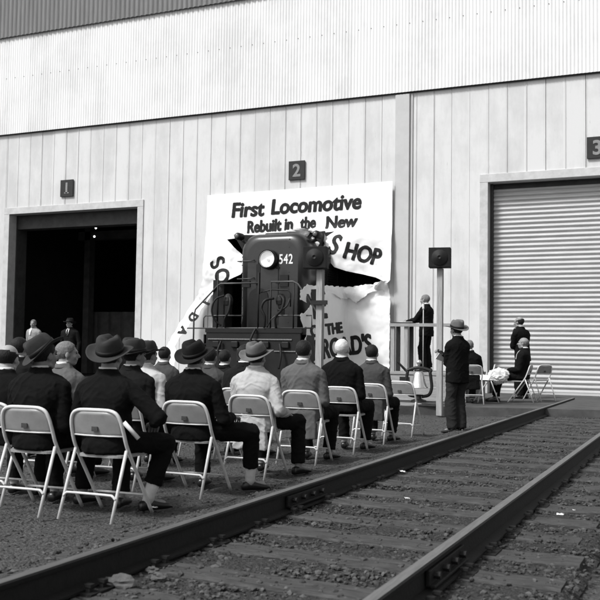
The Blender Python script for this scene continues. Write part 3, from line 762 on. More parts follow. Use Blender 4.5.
# rails of track two, poking out under the locomotive
for s in (-1, 1):
    bm = bmesh.new(); box(bm, -.035, .035, 0, 12, 0, .155); o = obj('rail', bm, M['rail']); o.location = (LX+s*.76, 17.3, .148-.145)
    tag(o, 'dark rail under the %s wheels of the locomotive' % ('left' if s < 0 else 'right'), 'rail')

# ---------------------------------------------------------------- loudspeakers on poles, railing, platform, lectern, bell
def pole(x, y, ztop, w_, label, foot=0):
    bm = bmesh.new(); n = 10; rs = []
    for k in range(n+1):
        z = (ztop)*k/n; e = .004*fbm(x, z*2)
        rs.append([V((-w_+e, -w_, z)), V((w_+e, -w_, z)), V((w_+e, w_, z)), V((-w_+e, w_, z))])
    rings(bm, rs); o = obj('wooden_post', bm, M['timber'], bevel=.004); o.location = (x, y, foot); tag(o, label, 'post', 'posts carrying loudspeakers'); return o
def speaker_box(x, y, z, s, label, rz=0):
    e = empty('loudspeaker', (x, y, z), rz, label, 'loudspeaker', 'loudspeakers on posts')
    bm = bmesh.new(); box(bm, -s/2, s/2, -.14, .12, 0, s*.92); obj('cabinet', bm, M['box'], e, bevel=.008)
    bm = bmesh.new(); tube(bm, [(s*.36*cos(2*pi*i/28), -.145, s*.46+s*.36*sin(2*pi*i/28)) for i in range(28)], .008, 6, closed=True); obj('grille_ring', bm, M['iron'], e)
    bm = bmesh.new(); lathe(bm, [(s*.35, .0), (s*.2, -.02), (s*.08, -.035), (.002, -.02)], 24); bmesh.ops.rotate(bm, verts=bm.verts, cent=(0,0,0), matrix=Matrix.Rotation(-pi/2, 3, 'X')); bmesh.ops.translate(bm, verts=bm.verts, vec=V((0, -.16, s*.46))); obj('cone', bm, M['locotrim'], e)
pole(-5.80, 14.0, 2.50, .055, 'weathered wooden post in front of the locomotive with a loudspeaker on top')
speaker_box(-5.86, 13.94, 2.51, .40, 'dark square loudspeaker before the locomotive, beside its number', RD(12))
pole(-4.15, 15.62, 2.62, .05, 'pale wooden post before the bare wall next to the speaker')
speaker_box(-4.15, 15.60, 2.63, .385, 'dark square loudspeaker high on the post in front of the bare wall', RD(10))
for z in (1.93,):
    bm = bmesh.new(); box(bm, -.13, .15, -.03, .03, -.03, .04); o = obj('post_bracket', bm, M['iron']); o.location = (-5.79, 13.91, z)
    tag(o, 'short dark bracket nailed across the post before the locomotive', 'bracket')

P = empty('speaker_platform', (-4.7, 18.0, .15), 0, 'low boxed wooden platform the speaker stands on', 'platform')
def pp(name, bm, m, **k):
    bmesh.ops.translate(bm, verts=bm.verts, vec=V((4.7, -18.0, -.15))); return obj(name, bm, m, P, **k)
PX0, PX1, PY0, PY1, PZ = -5.62, -4.02, 17.15, 18.9, .72
bm = bmesh.new()
for k in range(7): y = PY0+k*.25; box(bm, PX0, PX1, y-.02, y+.225, PZ-.05, PZ+random.uniform(-.002,.002))
pp('floor_board', bm, M['plank'], bevel=.004)
bm = bmesh.new(); box(bm, PX0+.02, PX1-.02, PY0+.0, PY0+.03, .43, PZ-.055); box(bm, PX0+.02, PX1-.02, PY0+.004, PY0+.03, .16, .424); box(bm, PX0+.02, PX0+.05, PY0+.04, PY1, .16, PZ-.055); box(bm, PX1-.05, PX1-.02, PY0+.04, PY1, .16, PZ-.055); pp('side_board', bm, M['plank'])
bm = bmesh.new(); box(bm, PX0+.25, PX0+.45, PY0-.012, PY0-.002, .50, .62); pp('dark_patch', bm, M['iron'])
# lectern: a board table with a dark folder
Lc = empty('lectern', (-5.25, 17.45, PZ), 0, 'rough board lectern with a dark folder in front of the standing speaker', 'lectern')
bm = bmesh.new(); box(bm, -.36, .02, -.22, .22, .925, .955); box(bm, -.36, .95, -.25, -.215, .90, .965); obj('table_board', bm, M['plank'], Lc, bevel=.003)
for x, y in ((-.30, -.18), (-.02, -.18), (-.30, .18), (-.02, .18)):
    bm = bmesh.new(); box(bm, x-.045, x+.03, y-.03, y+.03, .0, .924); obj('leg', bm, M['timber'] if y < 0 else M['iron'], Lc)
bm = bmesh.new(); box(bm, -.34, .0, -.17, .14, 0, .035); o = obj('folder', bm, M['iron'], bevel=.006); o.location = (-5.26, 17.45, PZ+.957); tag(o, 'dark folder of papers lying on the lectern', 'folder')
bm = bmesh.new(); box(bm, -.14, .12, -.1, .1, 0, .008); o = obj('speech_paper', bm, M['paper']); o.location = (-5.33, 17.47, PZ+.994); o.rotation_euler = (0, 0, .2); tag(o, 'white sheet of speech notes on the dark folder', 'paper')
# railing running right from the lectern to behind the post
Rl = empty('wooden_railing', (-4.30, 17.22, PZ), 0, 'thin wooden rail running from the lectern past the pale post', 'railing')
bm = bmesh.new(); box(bm, 0, .10, -.02, .02, .90, .945); obj('top_rail', bm, M['timber'], Rl)
for x in (.07,):
    bm = bmesh.new(); box(bm, x-.02, x+.02, -.019, .019, 0, .899); obj('post', bm, M['timber'], Rl)
# microphone
Mc = empty('microphone_stand', (-4.92, 17.24, PZ), 0, 'thin microphone stand upright before the standing speaker', 'microphone stand')
bm = bmesh.new(); tube(bm, [(0, 0, 0), (0, 0, 1.26)], .009, 8); obj('pole', bm, M['pilaster'], Mc, smooth=True)
bm = bmesh.new(); lathe(bm, [(.12, 0), (.12, .01), (.04, .03), (.015, .04)], 20); obj('base', bm, M['iron'], Mc)
bm = bmesh.new(); capsule(bm, (-.0, 0, 1.26), (-.02, .05, 1.34), .02, .024); obj('microphone', bm, M['pilaster'], Mc, smooth=True)
# the bell in its yoke
BX, BY, BZ = -4.63, 15.95, .15
Be = empty('locomotive_bell', (BX, BY, BZ+.06), RD(8), 'polished locomotive bell hung in a black iron yoke before the platform', 'bell', scale=.93)
bm = bmesh.new()
prof = [(.0,.60),(.05,.60),(.085,.585),(.102,.55),(.110,.48),(.122,.42),(.140,.36),(.165,.31),(.185,.285),(.188,.272),(.175,.272),(.15,.30),(.12,.36),(.095,.45),(.085,.54),(.0,.56)]
lathe(bm, prof, 40, cap=False); obj('bell_cup', bm, M['bell'], Be, smooth=True)
for s in (-1, 1):
    bm = bmesh.new(); tube(bm, bezier([(s*.06, 0, .10), (s*.20, 0, .14), (s*.255, 0, .28), (s*.24, 0, .46), (s*.22, 0, .60)], 6), .032, 10); obj('yoke_arm', bm, M['iron'], Be, smooth=True)
bm = bmesh.new(); tube(bm, bezier([(-.26, 0, .60), (-.12, 0, .65), (0, 0, .67), (.12, 0, .65), (.26, 0, .60)], 6), .034, 10); obj('hanger', bm, M['iron'], Be, smooth=True)
bm = bmesh.new(); tube(bm, [(-.25, 0, .60), (-.42, -.02, .78)], [.026, .02], 8); obj('ringing_lever', bm, M['iron'], Be)
bm = bmesh.new(); lathe(bm, [(.02, .66), (.026, .74), (.05, .75), (.05, .79), (.03, .82), (.0, .825)], 16, cap=False); obj('finial', bm, M['bell'], Be, smooth=True)
bm = bmesh.new(); lathe(bm, [(.16, .0), (.15, .03), (.06, .06), (.05, .12), (.09, .14)], 20); obj('pedestal', bm, M['iron'], Be)
bm = bmesh.new(); capsule(bm, (0, 0, .5), (0, 0, .30), .008, .03); obj('clapper', bm, M['iron'], Be)
bm = bmesh.new(); box(bm, -.55, .40, -.28, .28, 0, .055); o = obj('base_plank', bm, M['tie'], bevel=.006); o.location = (BX, BY, BZ+.002); o.rotation_euler = (0, 0, RD(8)); tag(o, 'dark thick plank lying under the bell', 'plank')

# ---------------------------------------------------------------- folding chair
def make_chair():
    e = empty('folding_chair', (0, 0, 0)); W = .208
    bm = bmesh.new()
    pts = []
    side = [(.50, .0), (.172, .47), (.095, .66)]
    L = [V((-W-.0, .50, .006)), V((-W-.0, .335, .24)), V((-W, .175, .47)), V((-W+.002, .125, .58)), V((-W+.012, .098, .66)), V((-W+.035, .086, .708)), V((-W+.075, .082, .728)), V((-W+.12, .081, .733))]
    Rr = [V((-p.x, p.y, p.z)) for p in L[::-1]]
    tube(bm, bezier(L+[V((0, .080, .734))]+Rr, 5), .0125, 10); obj('frame', bm, M['chair'], e, smooth=True)
    bm = bmesh.new()
    L = [V((-W+.0, 0, .006)), V((-W+.002, .09, .26)), V((-W+.004, .165, .463))]
    tube(bm, L, .0115, 8); tube(bm, [V((-p.x, p.y, p.z)) for p in L], .0115, 8)
    for L in ([(-W+.001, .045, .155), (-W+.025, .045, .178), (-W+.05, .045, .182)],):
        tube(bm, bezier(L+[(0, .045, .183)]+[(-a, b, c) for a, b, c in L[::-1]], 4), .0085, 8)
    obj('rear_legs', bm, M['chair'], e, smooth=True)
    bm = bmesh.new(); tube(bm, [(-W, .405, .14), (W, .405, .14)], .008, 8); obj('front_stretcher', bm, M['chair'], e, smooth=True)
    # curved back pan between the tubes
    bm = bmesh.new(); nx, nz = 14, 8; g = []
    for j in range(nz+1):
        t = j/nz; z = .560+.160*t; row = []
        hw = W-.010-(.0 if z < .66 else (z-.66)*.42+max(0, z-.695)*1.1)
        y0 = .130-(z-.56)*.30
        for i in range(nx+1):
            s = -1+2*i/nx; row.append(bm.verts.new((hw*s, y0-.022*(1-s*s)+.004, z)))
        g.append(row)
    for a, b in zip(g, g[1:]):
        for i in range(nx): bm.faces.new((a[i], a[i+1], b[i+1], b[i]))
    solid(bm, .006)
    bk = obj('backrest', bm, M['chairpan'], e, smooth=True)
    bm = bmesh.new(); tube(bm, [(-W+.012, .134, .560), (-.1, .113, .559), (0, .108, .559), (.1, .113, .559), (W-.012, .134, .560)], .006, 6); obj('bottom_lip', bm, M['chair'], bk, smooth=True)
    bm = bmesh.new(); box(bm, -.026, .022, .088, .0925, .590, .622, Matrix.Rotation(0, 4, 'X')); obj('label_plate', bm, M['label'], bk)
    bm = bmesh.new(); nn = 16; pts = []
    for i in range(nn*2):
        a = 2*pi*i/(nn*2); c, s = cos(a), sin(a); q = lambda u: math.copysign(abs(u)**.45, u)
        pts.append(V((.195*q(c), .33+.20*q(s), 0)))
    rings(bm, [[p*1+V((0,0,.412)) for p in pts], [p+V((0,0,.428)) for p in pts], [V((p.x*.93, .33+(p.y-.33)*.93, .433)) for p in pts]])
    obj('seat', bm, M['chairpan'], e)
    return e
CH0 = make_chair(); _used = [False]
def chair(x, y, rz, label, z=0., sc=1., group='folding chairs of the audience'):
    c = copy_tree(CH0) if _used[0] else CH0; _used[0] = True
    c.location = (x, y, z); c.rotation_euler = (0, 0, rz); c.scale = (sc,)*3
    for k in ('label', 'category', 'group'):
        if k in c: del c[k]
    tag(c, label, 'folding chair', group); return c

# ---------------------------------------------------------------- people
def ik(a, c, l1, l2, hint):
    a, c, hint = V(a), V(c), V(hint); d = c-a; D = d.length
    if D > (l1+l2)*.995: c = a+d*((l1+l2)*.995/D); d = c-a; D = d.length
    t = (l1*l1-l2*l2+D*D)/(2*D); h = sqrt(max(l1*l1-t*t, 0)); u = d/D
    p = hint-u*hint.dot(u); p.normalize(); return a+u*t+p*h, c
def hand(bm, w, d, up, side, curl=.5, s=1.):
    """palm, four unequal curled fingers and a thumb; w wrist, d pointing direction, up = back of hand"""
    d = V(d).normalized(); up = V(up); up = (up-d*up.dot(d)).normalized(); x = d.cross(up).normalized()*side
    w = V(w)
    rs = []
    for t, a, b in ((-.02,.026,.020),(.015,.030,.018),(.05,.040,.015),(.085,.041,.014),(.098,.036,.010)):
        rs.append([w+d*t*s+x*a*s*cos(2*pi*i/12)+up*b*s*sin(2*pi*i/12) for i in range(12)])
    rings(bm, rs)
    for k, (o, L) in enumerate(((-.030, .072), (-.010, .082), (.011, .077), (.031, .060))):
        p = w+d*.085*s+x*o*s; a = 0; pts = [p, ]; rad = [.0095*s]
        for j, (fr, c) in enumerate(((.45, .35), (.32, .9), (.23, .7))):
            a += c*curl*1.3; q = d*cos(a)-up*sin(a); p = p+q*L*fr*s; pts.append(p); rad.append((.0092-.001*j)*s)
        pts.append(p+q*.005*s); rad.append(.003*s)
        tube(bm, pts, rad, 8)
    p = w+d*.02*s-x*.022*s; q = (d*.65-x*.7-up*.25).normalized(); q2 = (d*.95-x*.15-up*.35).normalized()
    tube(bm, [p, p+q*.035*s, p+q*.035*s+q2*.03*s, p+q*.035*s+q2*.052*s], [.014*s, .012*s, .0105*s, .005*s], 8)

def fold(bm, amp, seed, sx=1.):
    """cloth creases: thin warped ridges plus soft drag"""
    bm.normal_update()
    for v in bm.verts:
        c = v.co; w1 = noise.noise(V((c.x*5, c.y*5, c.z*5+seed)))*.7; soft = noise.noise(V((c.x*6+seed, c.y*6, c.z*4)))
        n1 = noise.noise(V((c.x*5+seed+w1, c.y*5, c.z*11+abs(c.x)*9*sx+w1))); n2 = noise.noise(V((c.x*11-c.z*8+w1, c.y*11+seed*2, c.z*14-w1)))
        r1 = max(0, 1-abs(n1)*4.5)**1.5; r2 = max(0, 1-abs(n2)*4.5)**1.5
        v.co = c+v.normal*(amp*(r1*1.0+r2*.45-.3+soft*1.3))

def torso(bm, sp, grow=0, ext=None):
    """loft over spine stations: (centre, fwd dir y', half width, half depth, exponent)"""
    rs = []
    n = 28
    for c, ax, a, b, e in sp:
        c = V(c); xx, yy = ax; ring = []
        for i in range(n):
            t = 2*pi*i/n; q = lambda u: math.copysign(abs(u)**(2/e), u)
            ring.append(c+xx*q(cos(t))*(a+grow)+yy*q(sin(t))*(b+grow))
        rs.append(ring)
    rings(bm, rs)

def person(x, y, z, rz, label, pose, group=None, sc=.95, vox=.012, hat=None, hairm='hair_dark', bald=False, jacket='suit_dark', trouser='trouser', shirt='shirt', skin='skin',
           lean=.08, head_yaw=0., head_pitch=0., head_roll=0., feet=None, knees=None, hands=None, elbow=None, sock=None, tail=0, bodyyaw=0, slump=0., coat=0., tie=False, side=0., hatp=0., hatr=0., curl=.5, sleeves=True, wide=1., glasses=False, prog=None):
    """seated or standing figure; +y is ahead, origin on the ground"""
    e = empty('person', (x, y, z), rz, label, 'person', group, sc); sd = random.random()*90
    sit = pose == 'sit'
    hip = V((0, .27, .545)) if sit else V((0, 0, .93))
    if sit: spine_dir = V((side, lean-.02, 1)).normalized()
    else: spine_dir = V((side, lean, 1)).normalized()
    by = Matrix.Rotation(bodyyaw, 3, 'Z')
    SL = .50-slump*.6
    neck = hip+spine_dir*SL+V((0, slump*.5, 0)); sh_c = hip+spine_dir*(SL-.075)+V((0, slump*.25, 0))
    X = by @ V((1, 0, 0)); Y = by @ V((0, 1, 0))
    if sit: X0, Y0 = V((1,0,0)), V((0,1,0))
    else: X0, Y0 = X, Y
    shl = {s: sh_c+X*s*.190*wide+V((0, 0, -.03)) for s in (-1, 1)}
    # legs
    leg = {}
    for s in (-1, 1):
        hp = hip+X0*s*.09+V((0, .0, -.02))
        if feet and s in feet: ft = V(feet[s])
        elif sit: ft = V((s*.13, .66, .085))
        else: ft = by @ V((s*.11, 0, .085))
        hint = (knees or {}).get(s, (s*.15, .6, 1) if sit else (0, 1, 0))
        kn, ft = ik(hp, ft, .43 if sit else .416, .43 if sit else .416, hint); leg[s] = (hp, kn, ft)
    arm = {}
    for s in (-1, 1):
        if hands and s in hands: hd = V(hands[s])
        elif sit: hd = V((s*.12, .52, .63))
        else: hd = shl[s]+V((s*.05, .03, -.53))
        hint = (elbow or {}).get(s, (s*.35, -.7, -.7))
        el, hd = ik(shl[s], hd, .29, .26, hint); arm[s] = (shl[s], el, hd)
    # ---- head frame
    hr = by @ (Matrix.Rotation(head_yaw, 3, 'Z') @ Matrix.Rotation(head_pitch, 3, 'X') @ Matrix.Rotation(head_roll, 3, 'Y'))
    hc = neck+spine_dir*.030+hr @ V((0, .034, .098))
    H = lambda p: hc+hr @ V(p)
    # ---- body: one continuous skin
    bm = bmesh.new()
    ellipsoid(bm, H((0,-.014,.022)), (.075,.096,.088), hr); ellipsoid(bm, H((0,.030,-.030)), (.060,.064,.078), hr)
    ellipsoid(bm, H((0,.050,-.082)), (.038,.040,.030), hr); capsule(bm, H((0,.088,.002)), H((0,.112,-.030)), .010, .014, 8)
    capsule(bm, H((-.034,.080,.024)), H((.034,.080,.024)), .013, .013, 8); capsule(bm, H((-.018,.088,-.058)), H((.018,.088,-.058)), .010, .010, 8)
    for s in (-1, 1):
        ellipsoid(bm, H((s*.077,-.006,-.014)), (.011,.021,.034), hr, 10, 8); ellipsoid(bm, H((s*.040,.062,-.030)), (.022,.024,.024), hr, 10, 8)
        capsule(bm, H((s*.050,.0,-.075)), H((s*.02,.055,-.09)), .02, .018, 8)
    capsule(bm, H((0,-.022,-.055)), neck-spine_dir*.03, .055, .062)
    sp = [(hip-spine_dir*.06, (X0, Y0), .15, .11, 2.3), (hip+spine_dir*.02, (X0, Y0), .155, .11, 2.3), (hip+spine_dir*.16, (X0, Y0), .135, .095, 2.2), (hip+spine_dir*.30, (X, Y), .155, .10, 2.2), (sh_c-spine_dir*.02, (X, Y), .145, .078, 2.2), (sh_c+spine_dir*.03, (X, Y), .08, .055, 2), (neck, (X, Y), .055, .052, 2)]
    torso(bm, sp)
    for s in (-1, 1):
        a, b, c = arm[s]; capsule(bm, a+V((-s*.035, 0, -.03)), b, .036, .036); capsule(bm, b, c, .036, .027)
        a, b, c = leg[s]; capsule(bm, a, b, .078, .055); capsule(bm, b, c, .055, .038)
        td = V((s*.2, 1, 0)) if not feet or (s, 't') not in feet else V(feet[(s, 't')])
        capsule(bm, c+V((0, 0, -.03)), c+td.normalized()*.12+V((0, 0, -.045)), .035, .028)
    bm = remesh(bm, vox*.8, 2)
    for s in (-1, 1):
        a, b, c = arm[s]; d = (c-b).normalized()
        hand(bm, c+d*.015, (d+V((0, .2, -.15))) if sit else d+V((0,0,0)), V((s*.3, -.1, 1)) if sit else V((s, 0, .2)), s, curl)
    if bald: pass
    body = obj('body', bm, M[skin], e, smooth=True)
    for s in (-1, 1):
        b2 = bmesh.new(); ellipsoid(b2, H((s*.030,.083,.006)), (.011,.009,.007), hr, 8, 6); obj('eye', b2, M['eye'], body, smooth=True)
    # ---- hair
    bm = bmesh.new()
    nu, nv = 40, 24; ctr = V((0, -.016, .024)); rr = (.082, .103, .094); grid = {}
    for j in range(nv+1):
        for i in range(nu):
            ph = -pi/2+pi*j/nv; th = 2*pi*i/nu
            p = V((rr[0]*cos(ph)*cos(th), rr[1]*cos(ph)*sin(th), rr[2]*sin(ph)))
            p *= 1+.025*noise.noise(p*60+V((sd, 0, 0)))+.02*noise.noise(V((p.x*30, p.y*30, p.z*8+sd)))
            grid[i, j] = bm.verts.new(H(ctr+p))
    for j in range(nv):
        for i in range(nu):
            ph = -pi/2+pi*(j+.5)/nv; th = 2*pi*(i+.5)/nu; p = ctr+V((rr[0]*cos(ph)*cos(th), rr[1]*cos(ph)*sin(th), rr[2]*sin(ph)))
            keep = (p.y < .052+max(0, p.z-.05)*.5 and p.z > -.012+max(0, p.y)*.9) or (p.y < -.03 and p.z > -.070)
            if bald: keep = keep and p.z < .045-(p.y+.05)*.25 and p.y < .05
            if keep:
                q = [grid[i,j], grid[(i+1)%nu,j], grid[(i+1)%nu,j+1], grid[i,j+1]]
                if len(set(q)) == 4:
                    try: bm.faces.new(q)
                    except ValueError: pass
    for v in [v for v in bm.verts if not v.link_faces]: bm.verts.remove(v)
    bmesh.ops.recalc_face_normals(bm, faces=bm.faces); solid(bm, .006)
    obj('hair', bm, M[hairm], e, smooth=True)
    # ---- shirt collar
    bm = bmesh.new(); cx = neck+spine_dir*.012; rs = []
    for t, r in ((-.02, .071), (.034, .0655), (.040, .062), (.032, .056), (-.02, .06)):
        rs.append([cx+spine_dir*(t-.012*max(0, sin(2*pi*i/20))*(t > 0))+X*r*cos(2*pi*i/20)+Y*(r*1.02*sin(2*pi*i/20)) for i in range(20)])
    rings(bm, rs, closed=True); obj('shirt_collar', bm, M[shirt], e, smooth=True)
    # ---- jacket
    g = .012+coat
    bm = bmesh.new()
    hem = .16 if sit else .17+coat*4
    if sit:
        sp = [(hip+V((0,-.01,-.085)), (X0, Y0), .185, .135, 2.6), (hip+V((0,-.01,-.02)), (X0, Y0), .185, .14, 2.6)]
    else:
        sp = [(hip-spine_dir*hem, (X0, Y0), .185, .128, 2.6), (hip-spine_dir*.06, (X0, Y0), .178, .128, 2.6)]
    sp += [(hip+spine_dir*.09, (X0, Y0), .170, .125, 2.5), (hip+spine_dir*.19, (X0, Y0), .165, .118, 2.5), (hip+spine_dir*.30, (X, Y), .185*wide, .122, 2.5),
          (sh_c-spine_dir*.05, (X, Y), .205*wide, .118, 2.5), (sh_c-spine_dir*.0, (X, Y), .203*wide, .104, 2.4), (sh_c+spine_dir*.030, (X, Y), .172*wide, .090, 2.3), (sh_c+spine_dir*.056, (X, Y), .125*wide, .078, 2.2), (neck-spine_dir*.0, (X, Y), .090, .070, 2), (neck+spine_dir*.040, (X, Y), .069, .062, 2)]
    torso(bm, sp, g*.7)
    for s in (-1, 1):
        a, b, c = arm[s]; capsule(bm, a+V((-s*.012,0,-.012)), b, .062+g*.4, .053+g*.3); d = (c-b)
        if sleeves: capsule(bm, b, b+d*.86, .055+g*.4, .041+g*.3)
        else: capsule(bm, b, b+d*.05, .055, .05)
    if tail:
        rs = []
        for k in range(6):
            t = k/5; zc = .60-(.60-tail)*t; rs.append([V((px*(.155+.02*t), (.135-.03*t if pyy < 0 else .19)+0.01*sin(px*9), zc)) for px, pyy in ((-1,-1),(-.5,-1),(0,-1),(.5,-1),(1,-1),(1,1),(.5,1),(0,1),(-.5,1),(-1,1))])
        rings(bm, rs)
    bm = remesh(bm, vox, 3, .6); fold(bm, .0065+coat*.2, sd)
    jk = obj('jacket' if jacket.startswith(('suit', 'coat')) else 'shirt', bm, M[jacket], e, smooth=True)
    if jacket.startswith(('suit', 'coat')):
        bm = bmesh.new(); rs = []
        for t, r in ((-.012, .092), (.004, .090), (.030, .0745), (.034, .070), (.02, .066), (-.012, .070)):
            rs.append([neck+spine_dir*(t-.05*max(0, sin(2*pi*i/28))**2)+X*r*1.02*cos(2*pi*i/28)+Y*(r*.93*sin(2*pi*i/28)) for i in range(28)])
        rings(bm, rs, closed=True); obj('jacket_collar', bm, M[jacket], jk, smooth=True)
    # lapels / tie at the front
    fr = V((0, 0, 0))
    if tie or not sit:
        bm = bmesh.new(); yo = Y*.10
        ring1 = lambda t, wd, dy: [neck-spine_dir*t+Y*(dy)+X*(-wd), neck-spine_dir*t+Y*(dy)+X*wd, neck-spine_dir*t+Y*(dy+.014)+X*wd, neck-spine_dir*t+Y*(dy+.014)+X*(-wd)]
        rings(bm, [ring1(.0, .03, .062), ring1(.05, .045, .105), ring1(.10, .04, .128), ring1(.19, .016, .138)]); obj('shirt_front', bm, M[shirt], e)
        if tie:
            bm = bmesh.new(); rings(bm, [ring1(.02, .012, .088), ring1(.05, .014, .120), ring1(.10, .018, .142), ring1(.185, .014, .150)]); obj('tie', bm, M['suit_black'], e)
    # cuffs
    for s in (-1, 1):
        a, b, c = arm[s]; d = (c-b); bm = bmesh.new(); tube(bm, [b+d*.84, b+d*.93], .034, 14); obj('shirt_cuff', bm, M[shirt], jk)
    # ---- trousers
    bm = bmesh.new(); 
    torso(bm, [(hip-spine_dir*.10, (X0, Y0), .155, .12, 2.3), (hip-spine_dir*.02, (X0, Y0), .165, .125, 2.3), (hip+spine_dir*.08, (X0, Y0), .15, .112, 2.3)])
    for s in (-1, 1):
        a, b, c = leg[s]; capsule(bm, a, b, .097, .076); dd = c-b
        L = (.94 if sit else 1.02) if not (sock and s in sock) else .72
        k_ = 1.0 if sit else 1.22; capsule(bm, b, b+dd*L*.6, .074*k_, .070*k_); tube(bm, [b+dd*.3, b+dd*.6*L, b+dd*L], [.070*k_, .070*k_, .067*k_], 16)
    bm = remesh(bm, vox, 2); fold(bm, .007, sd+9, .4); obj('trousers', bm, M[trouser], e, smooth=True)
    # ---- shoes and socks
    for s in (-1, 1):
        a, b, c = leg[s]; td = V(feet[(s, 't')]) if feet and (s, 't') in feet else V((s*.25, 1, 0))
        if not sit and not (feet and (s, 't') in feet): td = by @ td
        td.normalize(); tx = td.cross(V((0,0,1))).normalized(); upv = tx.cross(td); base = c+V((0,0,-.085))
        bm = bmesh.new(); rs = []
        for t, wd, h, zb in ((-.075,.022,.05,.008),(-.065,.034,.072,.0),(-.02,.038,.085,.0),(.04,.040,.078,.0),(.10,.046,.058,.0),(.15,.045,.046,.0),(.185,.032,.034,.003),(.20,.014,.022,.008)):
            rs.append([base+td*t+tx*wd*math.copysign(abs(cos(q))**.7, cos(q))+upv*(zb+(h-zb)*(.5+.5*sin(q))) for q in [2*pi*i/14 for i in range(14)]])
        rings(bm, rs); obj('shoe', bm, M['shoe'], e, smooth=True)
        if sock and s in sock:
            bm = bmesh.new(); tube(bm, [c+(b-c)*t for t in (-.08, .05, .18, .36)], [.044, .043, .047, .052], 16); obj('sock', bm, M['sock'], e, smooth=True)
    # ---- hat
    if hat:
        fm, tilt = hat; hb = bmesh.new(); HS = 1.10; hatp = hatp+.20; hm = hr @ Matrix.Rotation(hatp, 3, 'X') @ Matrix.Rotation(hatr, 3, 'Y'); o = H((0, -.012, .034))
        nn = 48
        def P(th, r, h_, kx=.86):   # oval ring point, y is front
            return V((r*kx*cos(th)*HS, r*sin(th)*HS, h_*1.12))
        prof = [(.100, .0), (.103, .012), (.101, .045), (.097, .075), (.090, .098), (.078, .110), (.055, .113), (.028, .110), (.004, .108)]
        rs = []
        for r, h_ in prof:
            ring = []
            for i in range(nn):
                th = 2*pi*i/nn; p = P(th, r, h_)
                k = sstep(.05, .105, h_)
                p.z += .018*k*(-sin(th)*.6)                      # crown a little lower at the back than the front
                cr = exp(-(p.x/.026)**2)*k*sstep(-.13, .0, p.y+.03); p.z -= .034*cr*(1 if h_ > .09 else .3)
                pin = exp(-((p.y-.055)/.035)**2)*sstep(.03, .1, h_); p.x *= 1-.28*pin
                ring.append(o+hm @ p)
            rs.append(ring)
        rings(hb, rs); 
        # brim
        rs = []
        for r, dz in ((.094, .004), (.104, .000), (.130, -.002), (.160, .0), (.170, .002), (.1705, .006), (.160, .005), (.130, .003), (.104, .006), (.094, .010)):
            ring = []
            for i in range(nn):
                th = 2*pi*i/nn; p = P(th, r, dz, .90); f = (r-.10)/.06 if r > .10 else 0
                p.z += f*(.024*abs(cos(th))**2-.026*max(0, sin(th))-.004*max(0, -sin(th)))
                ring.append(o+hm @ p)
            rs.append(ring)
        rings(hb, rs, closed=True); ht = obj('hat', hb, M[fm], e, smooth=True)
        b2 = bmesh.new(); rings(b2, [[o+hm @ P(2*pi*i/nn, r, h_) for i in range(nn)] for r, h_ in ((.101, .008), (.1065, .009), (.1050, .036), (.100, .037))], closed=True); obj('hat_band', b2, M['band_black'], ht, smooth=True)
    return e
def seatp(x, y, label, rz=0, chairlab=None, **k):
    rz += random.uniform(-.03, .03)+RD(4)
    if x > -3.7: x -= .05; k['side'] = -.07
    ch = chair(x, y, rz, chairlab) if chairlab else None
    return person(x, y, 0, rz, label, 'sit', **k)

# ---- the audience (x, y of the chair's rear feet)
G = 'men seated in the audience'
seatp(-3.63, 4.88, 'man in dark suit and dark grey fedora, on the nearest chair by the rail', RD(-4), 'white folding chair nearest the rail in the front row, full back seen', group=G,
      hat=('felt_mid', 0), jacket='suit_black', lean=.02, head_yaw=.1, hatr=.10, hatp=.22, head_pitch=.0, feet={1: (.14, .60, .085), (1, 't'): (.5, .8, 0), -1: (-.12, .62, .085)}, hands={1: (.24, .50, .66), -1: (-.10, .44, .62)},
      knees={1: (.35, .5, 1)}, sock=(1,), vox=.009, wide=1.12, sc=.95, slump=.04, elbow={1: (1.2, -.4, -.6), -1: (-1, -.4, -.6)})
seatp(-4.24, 4.84, 'man in black suit and creased felt hat tipped to one side, at far left', RD(-2), 'white folding chair in the front row at the left edge of the photo', group=G,
      hat=('felt_mid', 0), jacket='suit_black', lean=.0, side=-.02, head_yaw=-.25, head_roll=-.04, hatr=-.30, hatp=.42, vox=.009, wide=1.14, sc=.95, slump=.04)
seatp(-4.74, 5.02, 'bald man in dark suit at the left edge, dark fringe of hair', 0, 'folding chair under the bald man, mostly outside the left edge', group=G, bald=True, skin='skin_pale', jacket='suit_black', vox=.011, sc=.92, head_pitch=-.12, head_yaw=.1, slump=.03)
seatp(-3.60, 5.98, 'man in black suit and dark wide hat, one white sock showing', RD(-4), 'folding chair of the dark hatted man with the white sock', group=G,
      hat=('felt_dark', 0), jacket='suit_black', lean=.0, head_yaw=.0, hatp=.26, feet={1: (.34, .66, .085), (1, 't'): (.75, .65, 0)}, knees={1: (.7, .5, 1)}, sock=(1,), vox=.010, wide=1.14, sc=.94, slump=.05, hands={1: (.22, .54, .64)})
seatp(-4.30, 6.02, 'man in dark jacket and pale grey hat tilted right, behind the fedora man', 0, 'folding chair hidden behind the two front row men', group=G, hat=('felt_mid', 0), jacket='suit_dark', head_yaw=-.5, hatr=.12, sc=.94, slump=.03, head_pitch=-.05)
seatp(-5.02, 6.05, 'grey haired man without hat turning his face to the right', 0, 'folding chair of the hatless grey haired man at left', group=G, hairm='hair_grey', skin='skin', jacket='suit_soft', head_yaw=-.9, sc=.93)
seatp(-3.60, 7.08, 'man in pale belted raincoat and light grey hat with wide brim', RD(-3), 'folding chair under the man in the pale raincoat', group=G,
      hat=('felt_light', 0), jacket='coat_light', coat=.012, lean=.02, hatp=.16, vox=.010, wide=1.05, sc=.94, slump=.05, tail=.27, hands={1: (.24, .46, .60)}, feet={1: (.3, .6, .085)})
